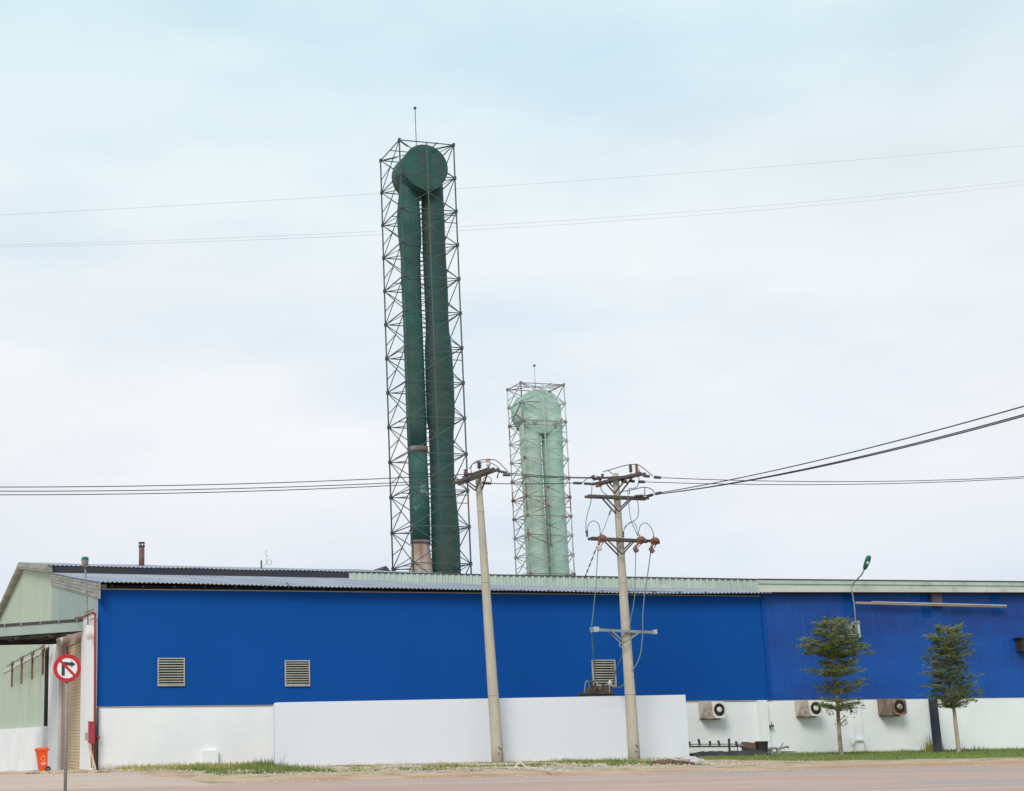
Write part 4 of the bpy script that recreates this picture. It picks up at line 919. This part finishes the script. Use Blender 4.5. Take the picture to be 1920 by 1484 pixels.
pc = sc-nrm*.06; g = MB(); g.tube([(pc.x, pc.y, -.4), (pc.x, pc.y, sc.z+.25)], .042, 14); g.build('post', postM, sg)
g = MB(); 
for dz_ in (-.14, .16): g.tube([pc+V((0, 0, dz_-.02)), pc+V((0, 0, dz_+.02))], .055, 12)
g.build('clamp', steelD, sg)

# ------------------------------------------------------------------ lamps
lY = .3
l0 = thing('street_lamp', 'green headed lamp on a thin grey pole above the left corner', 'street lamp', aY(165, 1196, lY))
g = MB(); g.tube([aY(168, 1193, lY), aY(165.5, 1190, lY), aY(164, 1140, lY), aY(160, 1075, lY), aY(159.5, 1062, lY)], .036, 8); g.build('pole', greyMetal, l0)
a, b = aY(159, 1064, lY), aY(157.5, 1046, lY)
g = MB(); r_ = .17
for (z_, s0, s1) in ((0, .60, .6), (.10, .85, .9), (.18, .95, 1), (.24, .97, 1.05)): pass
ring = lambda c, w, d: [c+V((w*math.cos(i*math.pi/8), d*math.sin(i*math.pi/8), 0)) for i in range(16)]
rs = [ring(a+V((0, -.1, -.03)), .06, .06), ring(a+V((0, -.1, .06)), .145, .2), ring(a+V((-.01, -.1, .24)), .165, .3), ring(a+V((-.01, -.1, .30)), .165, .3)]
g.add([q for r0 in rs for q in r0], [(k*16+i, k*16+(i+1) % 16, (k+1)*16+(i+1) % 16, (k+1)*16+i) for k in range(3) for i in range(16)]+[tuple(range(15, -1, -1))], True)
h_ = g.build('lamp_head', greyMetal, l0)
rs = [ring(a+V((-.01, -.1, .302)), .172, .31), ring(a+V((-.01, -.1, .40)), .172, .31), ring(a+V((-.01, -.1, .46)), .13, .24)]
g = MB(); g.add([q for r0 in rs for q in r0], [(k*16+i, k*16+(i+1) % 16, (k+1)*16+(i+1) % 16, (k+1)*16+i) for k in range(2) for i in range(16)]+[tuple(range(32, 48)), tuple(range(15, -1, -1))], False); g.build('cover', lampG, h_)
g = MB(); c = aY(169, 1187, lY-.2); g.box(c.x-.18, c.x+.16, lY-.3, lY-.22, c.z-.3, c.z+.35); g.build('wall_bracket', whiteP, l0)
rY = -.55
l1 = thing('street_lamp', 'green leaf shaped lamp on a bent arm above the right hall roof', 'street lamp', aY(1600, 1185, rY))
g = MB(); g.tube(smooth([aY(1605, 1192, rY), aY(1603, 1150, rY), aY(1600, 1125, rY), aY(1597, 1106, rY), aY(1597, 1099, rY), aY(1604, 1090, rY-.3), aY(1616, 1077, rY-.8), aY(1621, 1066, rY-1.0)], 4), .035, 8); g.build('pole', greyMetal, l1)
h0, h1_ = aY(1620.5, 1069, rY-1.0), aY(1630, 1042, rY-1.3)
ax = (h1_-h0); ln = ax.length; ax.normalize(); sdv = ax.cross(V((0, -1, 0))).normalized(); fw = sdv.cross(ax).normalized()
g = MB(); rows = []
for f_, w, d in ((0, .04, .03), (.1, .11, .06), (.35, .145, .085), (.75, .16, .09), (.93, .13, .07), (1, .07, .03)):
    rows.append([h0+ax*(ln*f_)+sdv*(w*math.cos(i*math.pi/7))+fw*(d*math.sin(i*math.pi/7)) for i in range(14)])
g.add([q for r0 in rows for q in r0], [(k*14+i, k*14+(i+1) % 14, (k+1)*14+(i+1) % 14, (k+1)*14+i) for k in range(5) for i in range(14)]+[tuple(range(13, -1, -1)), tuple(range(70, 84))], True)
h_ = g.build('lamp_head', lampG, l1)
fy = V((0, -1, 0)); c = h0+ax*(ln*.52)
g = MB(); g.ball(c-fw*.05 if fw.y > 0 else c+fw*.05, .085, (1, 1, 1.3)); g.build('lens', lampL, h_)
c = aY(1600, 1181, -.3); g = MB(); g.box(c.x-.24, c.x+.05, -.5, -.02, c.z+.20, c.z+.30); g.box(c.x+.09, c.x+.24, -.55, -.02, c.z-.40, c.z+.45); g.box(c.x-.24, c.x-.17, -.45, -.02, c.z-.35, c.z+.2)
g.box(c.x-.24, c.x+.09, -.45, -.02, c.z-.35, c.z-.28); g.build('wall_bracket', silv, l1)

# ------------------------------------------------------------------ wheelie bin
bo = aZ(81, 1447, 0.0); bz = gh(bo.x, bo.y)
bn = thing('wheelie_bin', 'orange plastic wheelie bin by the white left wall', 'bin', (bo.x, bo.y, bz))
def BP(x, y, z):                                # local: front to the left (-x), wheels to the right, leaning a little forward
    th = R(5); return V((bo.x+x*math.cos(th)-z*math.sin(th)*.9, bo.y+y, bz+z*math.cos(th)+.02+x*math.sin(th)*.5))
g = MB()
def ringb(xa, xb, d, z): return [BP(xa, -d, z), BP(xb, -d, z), BP(xb, d, z), BP(xa, d, z)]
rs = [ringb(-.17, .15, .19, .02), ringb(-.19, .17, .20, .10), ringb(-.255, .22, .25, .86), ringb(-.28, .25, .27, .862), ringb(-.28, .25, .27, .92)]
g.add([q for r0 in rs for q in r0], [(k*4+i, k*4+(i+1) % 4, (k+1)*4+(i+1) % 4, (k+1)*4+i) for k in range(4) for i in range(4)]+[(3, 2, 1, 0), (16, 17, 18, 19)])
bd = g.build('body', binO, bn)
g = MB(); rs = [ringb(-.335, .26, .285, .923), ringb(-.335, .26, .285, .945), ringb(-.26, .25, .22, 1.0), ringb(-.15, .28, .19, 1.015)]
g.add([q for r0 in rs for q in r0], [(k*4+i, k*4+(i+1) % 4, (k+1)*4+(i+1) % 4, (k+1)*4+i) for k in range(3) for i in range(4)]+[(3, 2, 1, 0), (12, 13, 14, 15)]); g.build('lid', binO, bn)
g = MB(); g.tube([BP(.31, -.24, .90), BP(.31, .24, .90)], .022, 8); g.bar(BP(.24, -.2, .9), BP(.31, -.2, .9), .03); g.bar(BP(.24, .2, .9), BP(.31, .2, .9), .03); g.build('handle', binO, bn)
for s_ in (-1, 1):
    g = MB(); g.tube([BP(.19, s_*.22, .11), BP(.19, s_*.275, .11)], .115, 18); w_ = g.build('wheel', rubber, bn)
    g = MB(); g.tube([BP(.19, s_*.276, .11), BP(.19, s_*.281, .11)], .045, 12); g.build('hub', greyMetal, w_)
def mk(x, z): return BP(x, -.2025-.05*(z-.1)/.76-.004, z)
g = MB()
for k in range(3):
    a0_ = k*2.094+.5; pts = [mk(.0+.085*math.cos(a0_+i*.32), .56+.10*math.sin(a0_+i*.32)) for i in range(5)]
    g.tube(pts, .016, 4)
g.bar(mk(-.09, .36), mk(.10, .36), .04); g.bar(mk(-.09, .30), mk(.07, .30), .03)
g.build('printed_emblem', binMark, bn)

# ------------------------------------------------------------------ fire pipe, cabinet and plank at the corner
cx = -.10
fr = thing('fire_main', 'red fire pipe up the white corner with red cabinet near the ground', 'fire pipe', (cx, -.2, 0))
def fY(x, y, Y=-.25): return aY(x, y, Y)
g = MB(); g.tube([fY(178, 1440), fY(178, 1330), fY(178.5, 1200), fY(178.5, 1150)], .062, 10); g.build('riser', redP, fr)
g = MB(); g.tube([fY(178.5, 1152), fY(173, 1149), fY(164, 1153), aY(154, 1158, 2.5), aY(142, 1159, 3.5)], .055, 8); g.tube([fY(160, 1149), fY(172, 1144), fY(176, 1144)], .025, 6); g.build('branch_pipe', redP, fr)
c0, c1 = fY(165, 1400, -.3), fY(176.5, 1355, -.3)
g = MB(); g.box(c0.x, c1.x, -.55, -.2, c0.z+.1, c1.z); g.box(c0.x-.02, c1.x+.02, -.57, -.18, c1.z+.002, c1.z+.05); cb = g.build('cabinet', redBox, fr)
g = MB(); g.box(c0.x+.08, c1.x-.03, -.575, -.552, c0.z+.25, c1.z-.1); g.build('cabinet_door', redBox, cb)
g = MB(); g.tube([fY(170, 1383), fY(187, 1383)], .045, 8); g.tube([fY(183.5, 1380.5), fY(183.5, 1386)], .085, 8); g.tube([fY(173, 1383, -.3), fY(172, 1400, -.3), fY(173, 1440, -.3)], .06, 8); g.build('valve', redP, fr)
g = MB(); g.box(fY(160, 1381).x, fY(165, 1381).x, -.4, -.15, fY(160, 1389).z, fY(160, 1374).z); g.build('junction_box', louvM, fr)
g = MB(); d0, d1 = fY(181, 1443, -.12), fY(182.5, 1327, -.12); g.tube([(d0.x+.02, -.12, -.1), (d0.x+.02, -.12, d1.z+.0)], .055, 8)
solo('downpipe', g, tealPipe, 'short dark teal downpipe beside the red pipe at the corner', 'downpipe', (d0.x, -.12, 0))
pa, pb = aY(179, 1449, -1.0), aY(166, 1394, -.55)
g = MB(); g.bar((pa.x, pa.y, .0), pb, .085); solo('plank', g, wood, 'pale timber plank leaning on the red fire cabinet', 'plank', (pa.x, pa.y, 0))
g = MB(); pa, pb = aY(174, 1445, -.9), aY(170, 1393, -.5); g.bar((pa.x, pa.y, .0), pb, .05); solo('pole_stick', g, wood, 'thin wooden stick standing beside the leaning plank', 'stick', (pa.x, pa.y, 0))

# ------------------------------------------------------------------ exhaust fans on the right base wall
def fan(pxl, pyt, pxr, pyb, mF, mS, label, rusty):
    x0, x1 = aY(pxl, pyt, -.3).x, aY(pxr, pyt, -.3).x; z1 = aY(pxl, pyt, -.3).z; z0 = aY(pxl, pyb, -.3).z
    w = x1-x0; t = thing('exhaust_fan', label, 'fan', (x0, 0, z0), 'exhaust fans on the white base wall')
    g = MB(); g.box(x0+.05*w, x0+w*.72, -.62, -.01+.038, z0+.06, z1-.02); bx_ = g.build('housing', mS, t)
    fx0, fx1 = x0+.30*w, x0+w*.92
    g = MB(); n_ = 32; cxx, czz = (fx0+fx1)/2+.02, (z0+z1)/2+.02; hw, hh = (fx1-fx0)/2, (z1-z0)/2-.01; r0 = min(hw, hh)*.78
    vs = []
    for i in range(n_):
        a = 2*math.pi*i/n_; c, s_ = math.cos(a), math.sin(a); k_ = 1/max(abs(c), abs(s_))*.92
        k_ = min(k_, 1.12)
        vs += [(cxx+c*r0, -.70, czz+s_*r0), (cxx+c*hw*k_, -.70, czz+s_*hh*k_), (cxx+c*hw*k_, -.62, czz+s_*hh*k_), (cxx+c*r0, -.60, czz+s_*r0)]
    g.add(vs, [(i*4+k_, i*4+k_+1, ((i+1) % n_)*4+k_+1, ((i+1) % n_)*4+k_) for i in range(n_) for k_ in range(3)]); fp_ = g.build('front_panel', mF, t)
    g = MB(); g.tube([(cxx, -.624, czz), (cxx, -.6205, czz)], r0*1.0, 24); g.build('throat_shade_disc', darkV, fp_)  # black disc painted as the unlit throat; the housing behind is solid
    g = MB()
    for k_ in (.62, .84): g.tube([(cxx+r0*k_*math.cos(i*.2618), -.69, czz+r0*k_*math.sin(i*.2618)) for i in range(25)], .010, 4)
    for i in range(8): a = i*math.pi/4; g.bar((cxx, -.69, czz), (cxx+r0*math.cos(a), -.69, czz+r0*math.sin(a)), .014)
    g.build('grille', steelD, t)
    g = MB(); g.lathe((cxx, -.66, czz), (cxx, -1, czz), [(0, r0*.45), (.05, r0*.45), (.09, r0*.36), (.11, r0*.15)], 18); g.build('hub', mF if not rusty else acBx, t)
    g = MB(); g.box(x0+w*.55, x1, -.08, -.012+.035, z0+.04, z1-.12); g.build('back_plate', mF if not rusty else mS, t)
    g = MB(); g.bar((x0+.1*w, -.55, z0+.03), (x0+.1*w, .02, z0+.03), .05); g.bar((x0+.65*w, -.55, z0+.03), (x0+.65*w, .02, z0+.03), .05); g.build('bracket', steelD, t)
fan(1313, 1315, 1356, 1350, acW, acBx, 'cream exhaust fan nearest the white panel with brown stained side', False)
fan(1494, 1313, 1536, 1346, acW, acBx, 'cleaner white exhaust fan partly behind the first tree', False)
fan(1649, 1310, 1693, 1344, acB, acB, 'rusty brown exhaust fan between the two trees', True)
tp = aY(1446, 1361, -.1); g = MB(); g.box(tp.x-.10, tp.x+.10, -.2, .028, tp.z-.07, tp.z+.04); g.tube([(tp.x, -.16, tp.z+.04), (tp.x, -.16, tp.z+.2)], .025, 6); g.tube([(tp.x-.1, -.17, tp.z), (tp.x-.12, -.17, tp.z-.14)], .03, 6)
solo('wall_tap', g, rustBr, 'small brown tap on the white wall right of the pilaster', 'tap', (tp.x, 0, tp.z))
# dark post leaning on the white wall
q0, q1 = aZ(1759, 1413, .05), aY(1749, 1314, -.25)
g = MB(); d = V((.15, 0, 0)); y_ = V((0, .16, 0)); q1 = V((q1.x, q1.y, 2.76))
g.hexa([q0-d*1.05-y_, q0+d*1.05-y_, q0+d+y_, q0-d+y_, q1-d-y_, q1+d-y_, q1+d+y_, q1-d+y_])
solo('black_post', g, blackPost, 'thick black post leaning against the white wall by the second tree', 'post', (q0.x, q0.y, 0))

# ------------------------------------------------------------------ scrap beside the panel
sY = -2.6
def sP(x, y, Y=sY): return aY(x, y, Y)
g = MB(); nn = 26; vs = []
xa, xb = sP(1284, 1410).x, sP(1437, 1410).x
for i in range(nn+1):
    f_ = i/nn; x = xa+(xb-xa)*f_; h_ = (.27+.10*mnoise.noise(V((x*1.9, 0, 0)))+.10*f_)*(min(1, (1-f_)*9)+.02)
    for k_ in range(9):
        a = math.pi*k_/8; vs.append((x, sY-.2+.85*math.cos(a)*-1, max(0, h_*math.sin(a)**.7)+mnoise.noise(V((x*2.5, k_*.7, 2)))*.07-.02))
g.add(vs, [(i*9+k_, i*9+k_+1, (i+1)*9+k_+1, (i+1)*9+k_) for i in range(nn) for k_ in range(8)], True)
solo('tarpaulin', g, tarp, 'long low heap under black tarpaulin beside the white panel', 'tarpaulin', ((xa+xb)/2, sY, 0))
cv = thing('roller_frame', 'grey pegged roller frame standing over the black tarpaulin heap', 'frame', (sP(1340, 1420).x, sY+.5, 0))
A, B, C_, D_ = sP(1284, 1396, -2.0), sP(1382, 1395.5, -2.0), sP(1424, 1411, -2.0), sP(1426, 1424, -2.0)
g = MB()
for o in (-.22, .22): g.tube([A+V((0, o, 0)), B+V((0, o, 0)), C_+V((0, o, 0))], .032, 6)
g.build('rail', greyMetal, cv)
g = MB(); g.tube([A+V((0, -.25, -.11)), B+V((0, -.25, -.11)), C_+V((-.15, -.25, -.16))], .045, 6); g.build('lower_rail', steelD, cv)
for px_, hpk in ((1293, .14), (1312, .26), (1331, .16), (1349, .18), (1367, .28), (1381, .15)):
    c = sP(px_, 1396, -2.25); g = MB(); g.bar(c+V((0, 0, -.06)), c+V((random.uniform(-.06, .03), 0, hpk)), .085); g.build('peg', steelD, cv)
for px_ in (1367, 1382):
    c = sP(px_, 1395, -2.25); g = MB(); g.bar(c, (c.x, c.y, .0), .08 if px_ == 1367 else .03); g.build('leg', steelD, cv)
g = MB(); g.bar(C_+V((0, -.22, 0)), (D_.x, D_.y-.22, .0), .035); g.build('leg', greyMetal, cv)
g = MB(); a, b = sP(1395, 1426, -1.9), sP(1437, 1397, -1.9); 
g.hexa([(a.x+.1, -2.2, 0), (b.x-.45, -2.2, 0), (b.x-.45, -1.6, 0), (a.x+.1, -1.6, 0), (a.x+.1, -2.2, .72), (b.x-.45, -2.2, .62), (b.x-.45, -1.6, .62), (a.x+.1, -1.6, .72)])
solo('rusty_box', g, rustBr, 'rusty brown box behind the sloping end of the roller frame', 'box', (a.x, -1.9, 0))
c = sP(1420, 1410, -1.35); g = MB(); g.box(c.x-.45, c.x+.2, -1.45, -.95, 0, sP(1420, 1396, -1.35).z); g.box(c.x-.5, c.x+.1, -1.5, -.9, sP(1420, 1396, -1.35).z+.002, sP(1420, 1395, -1.35).z+.02)
solo('dark_crate', g, steelD, 'dark crate behind the scrap, dirty sack beside it', 'crate', (c.x, -1.2, 0))
c = sP(1419, 1402, -1.75); g = MB(); g.ball((c.x, -1.75, c.z-.05), .33, (1.0, .7, .75), .10, 10, 7); g.box(c.x-.2, c.x+.2, -1.9, -1.6, 0, c.z-.25)
solo('sack', g, stoneM, 'dirty brown grey sack on top of the scrap', 'sack', (c.x, -1.75, 0))
c = sP(1424, 1424, -2.2); g = MB(); g.lathe((c.x+.1, -2.35, 0), (c.x+.1, -2.35, 1), [(0, .22), (.3, .27), (.66, .30), (.70, .33), (.74, .33), (.745, .27)], 18)
solo('black_bucket', g, tarp, 'black tub at the end of the scrap by the bench', 'tub', (c.x+.1, -2.35, 0))
bc = thing('bench', 'small pale lichen grey wooden bench on the grass by the scrap', 'bench', (sP(1472, 1424, -2.0).x, -2.0, 0))
x0, x1 = sP(1457, 1415, -2).x, sP(1487, 1415, -2).x; zt = sP(1470, 1409, -2).z
g = MB(); g.box(x0, x1, -2.3, -1.7, zt-.12, zt); g.build('seat', benchM, bc)
for x in (x0+.05, x1-.05):
    for y in (-2.22, -1.78): g = MB(); g.bar((x, y, 0), (x, y, zt-.12), .09); g.build('leg', benchM, bc)
wk = thing('broken_trestle', 'broken grey pipe trestle with bent arm between tub and bench', 'trestle', (sP(1452, 1424, -2.4).x, -2.4, 0))
def wp(x, y): return sP(x, y, -2.5)
g = MB(); g.tube(smooth([wp(1424, 1412), wp(1437, 1406), wp(1450, 1403), wp(1462, 1404), wp(1474, 1400.5), wp(1479, 1401.5)]), [.05]*30+[.07], 8) if False else g.tube(smooth([wp(1424, 1412), wp(1437, 1406), wp(1450, 1403), wp(1462, 1404), wp(1474, 1400.5), wp(1479, 1401.5)]), .055, 8); g.build('bent_arm', greyMetal, wk)
g = MB(); g.bar(wp(1462, 1403), wp(1469, 1393.5), .04); g.build('spike', greyMetal, wk)
for xa_, w in ((1446, .13), (1459, .17), (1441, .06)): c = wp(xa_, 1404); g = MB(); g.bar((c.x, c.y, 0), (c.x, c.y, c.z), w); g.build('leg', greyMetal if xa_ != 1459 else benchM, wk)
# stones and broken slats on the verge
RG = 'white rocks at the panel end'
for x, y, r_, lb in ((1294, 1429, .30, 'largest grey white rock at the right foot of the panel'), (1305, 1432, .24, 'flat white rock right of the largest rock'), (1286, 1423, .2, 'brownish small rock close to the panel edge')):
    c = aZ(x, y, .05); g = MB(); g.ball((c.x, c.y, r_*.35), r_, (1.3, .9, .62), .22, 7, 5); solo('rock', g, rockM, lb, 'rock', (c.x, c.y, 0), RG)
SG = 'broken white slats on the verge'
for (xa_, ya_), (xb_, yb_), za, zb, lb in (((941, 1439), (1032, 1441), .05, .05, 'long white slat lying flat below the crossed slats'), ((964, 1440), (975, 1428), .03, .42, 'white slat leaning up to the right, left of the pair'), ((992, 1443), (974, 1428), .03, .42, 'white slat leaning up to the left, right of the pair'),
                                           ((1005, 1443), (1066, 1445), .05, .05, 'pale broken slat lying nearest the road'), ((1020, 1441), (1140, 1439), .05, .06, 'thin grey pipe lying along the verge')):
    p, q = aZ(xa_, ya_, za), aZ(xb_, yb_, za); q = aY(xb_, yb_, p.y+.1) if zb > .2 else q; g = MB(); g.bar(p, q, .05); solo('slat', g, slatM if 'grey' not in lb else silv, lb, 'slat', p, SG)
g = MB()
for k_ in range(7):
    a = aZ(1222+k_*9, 1431+random.uniform(-2, 3), .04); g.tube(smooth([a, a+V((.25, .3, .10)), a+V((.5, -.2, .03))]), .05, 5)
solo('root_heap', g, rustBr, 'reddish brown dead branches lying below the panel right of the second pole', 'branches', aZ(1245, 1431, 0))

# ------------------------------------------------------------------ trees
def tree(name, label, yT, trunk, tiers, lm, bm, extra=()):
    tp_ = [aY(x, y, yT) for x, y in trunk]; base = aZ(trunk[0][0], trunk[0][1], .05); base.z = 0
    t = thing(name, label, 'tree', (tp_[0].x, yT, 0), 'young street trees')
    pts = smooth(tp_, 5); pts[0].z = min(pts[0].z, -.1); n_ = len(pts)
    g = MB(); g.tube(pts, [.105*(1-.72*(i/(n_-1))) for i in range(n_)], 10); tr = g.build('trunk', bm, t)
    lv = MB(); lb_ = MB()
    def tx_(z):
        for a, b in zip(pts[:-1], pts[1:]):
            if a.z <= z <= b.z+1e-6: return a.lerp(b, (z-a.z)/(b.z-a.z+1e-6))
        return pts[-1]
    def leafq(c, d, L_):
        up = V((random.uniform(-.5, .5), random.uniform(-.5, .5), 1)).normalized(); d = (d+V((0, 0, random.uniform(-.35, .25)))).normalized()
        s_ = d.cross(up).normalized()*L_*.19
        lv.add([c, c+d*L_*.5+s_, c+d*L_, c+d*L_*.5-s_], [(0, 1, 2, 3)])
    for (y, xl, xr, dens) in tiers:
        zc = aY(trunk[-1][0], y, yT).z; c0_ = tx_(min(zc, pts[-1].z))
        el, er = c0_.x-aY(xl, y, yT).x, aY(xr, y, yT).x-c0_.x
        nb = 9; ph0 = random.uniform(0, 6.28)
        for k_ in range(nb):
            a = ph0+2*math.pi*k_/nb+random.uniform(-.2, .2)
            ca = math.cos(a); Lm = (er if ca > 0 else el); mean = (el+er)/2
            L_ = math.sqrt((Lm*ca)**2+(mean*.9*math.sin(a))**2)*random.uniform(.62, 1.06)
            if L_ < .15: continue
            d = V((math.cos(a), math.sin(a), 0)); st_ = tx_(max(.5, min(zc-.18*L_, pts[-1].z)))
            rise = V((0, 0, zc-st_.z+random.uniform(-.06, .10)))
            br = [st_, st_+d*L_*.35+rise*.55, st_+d*L_*.7+rise*.9, st_+d*L_+rise*.95]
            br = smooth(br, 3); lb_.tube(br, [.026*(1-.8*i/(len(br)-1)) for i in range(len(br))], 5)
            nt_ = max(3, int(L_*8))
            for j in range(nt_):
                f_ = .12+.88*(j+random.random())/nt_; q = br[min(len(br)-1, int(f_*(len(br)-1)))]
                sdv_ = V((-d.y, d.x, 0))*random.choice((-1, 1)); tl = random.uniform(.15, .50)*(1.1-.5*f_)*min(1.2, .6+L_*.45)
                td = (d*random.uniform(.5, 1.1)+sdv_*random.uniform(.2, 1)+V((0, 0, random.uniform(-.05, .30)))).normalized(); e_ = q+td*tl
                if random.random() < .2: lb_.tube([q, e_], .006, 3, False)
                for m_ in range(int(random.uniform(7, 17)*dens)):
                    c = q.lerp(e_, random.uniform(.1, 1.1))+V((random.gauss(0, .04), random.gauss(0, .04), random.gauss(0, .035)))
                    leafq(c, (td+V((random.uniform(-.6, .6), random.uniform(-.6, .6), .1))).normalized(), random.uniform(.10, .22))
    for (x, y, n__) in extra:
        c0_ = aY(x, y, yT)
        for _ in range(n__):
            leafq(c0_+V((random.gauss(0, .12), random.gauss(0, .12), random.gauss(0, .10))), V((random.uniform(-1, 1), random.uniform(-1, 1), random.uniform(-.8, 0))).normalized(), random.uniform(.1, .18))
    cr_ = lv.build('crown', lm, t); lb_.build('branch', bm, cr_)
    return t
T1 = [(1578, 1421), (1574, 1380), (1571, 1330), (1568, 1290), (1563, 1240), (1562, 1200), (1562, 1166)]
tiers1 = [(1163, 1540, 1592, .9), (1172, 1532, 1598, 1.1), (1182, 1526, 1596, 1.2), (1190, 1523, 1604, 1.1), (1199, 1498, 1608, 1.1), (1207, 1505, 1612, 1.3), (1215, 1506, 1628, 1.3), (1223, 1512, 1622, 1.3), (1230, 1540, 1610, .9), (1240, 1548, 1618, .9),
          (1250, 1544, 1616, 1.0), (1257, 1511, 1612, 1.0), (1265, 1530, 1600, .7), (1279, 1556, 1618, .8), (1288, 1550, 1624, .9), (1297, 1546, 1616, .8), (1312, 1536, 1608, .8), (1321, 1528, 1620, .9), (1327, 1542, 1612, .6)]
tree('street_tree', 'young tiered tree with a wind torn crown, left of the two trees', -6.6, T1, tiers1, leafM, barkM, ((1555, 1335, 24), (1597, 1333, 30), (1583, 1345, 30), (1582, 1354, 34), (1566, 1350, 10)))
T2 = [(1799, 1417), (1795, 1385), (1791, 1350), (1788, 1325), (1784, 1290), (1780, 1240), (1778, 1200), (1776, 1180)]
tiers2 = [(1177, 1760, 1802, .9), (1185, 1756, 1800, 1.0), (1193, 1736, 1812, 1.0), (1201, 1744, 1818, 1.1), (1209, 1748, 1812, 1.1), (1217, 1738, 1808, 1.1), (1226, 1752, 1816, 1.1), (1234, 1732, 1818, 1.1), (1243, 1742, 1812, 1.1), (1252, 1746, 1808, 1.1),
          (1261, 1730, 1814, 1.0), (1270, 1742, 1820, 1.0), (1279, 1744, 1816, 1.0), (1288, 1732, 1828, 1.0), (1296, 1742, 1832, 1.0), (1305, 1736, 1826, 1.0), (1313, 1746, 1824, .9), (1321, 1762, 1812, .7), (1325, 1766, 1808, .6)]
tree('street_tree', 'young narrow dense tree with a pale slim trunk, right of the two trees', -6.3, T2, tiers2, leafM2, barkM2)
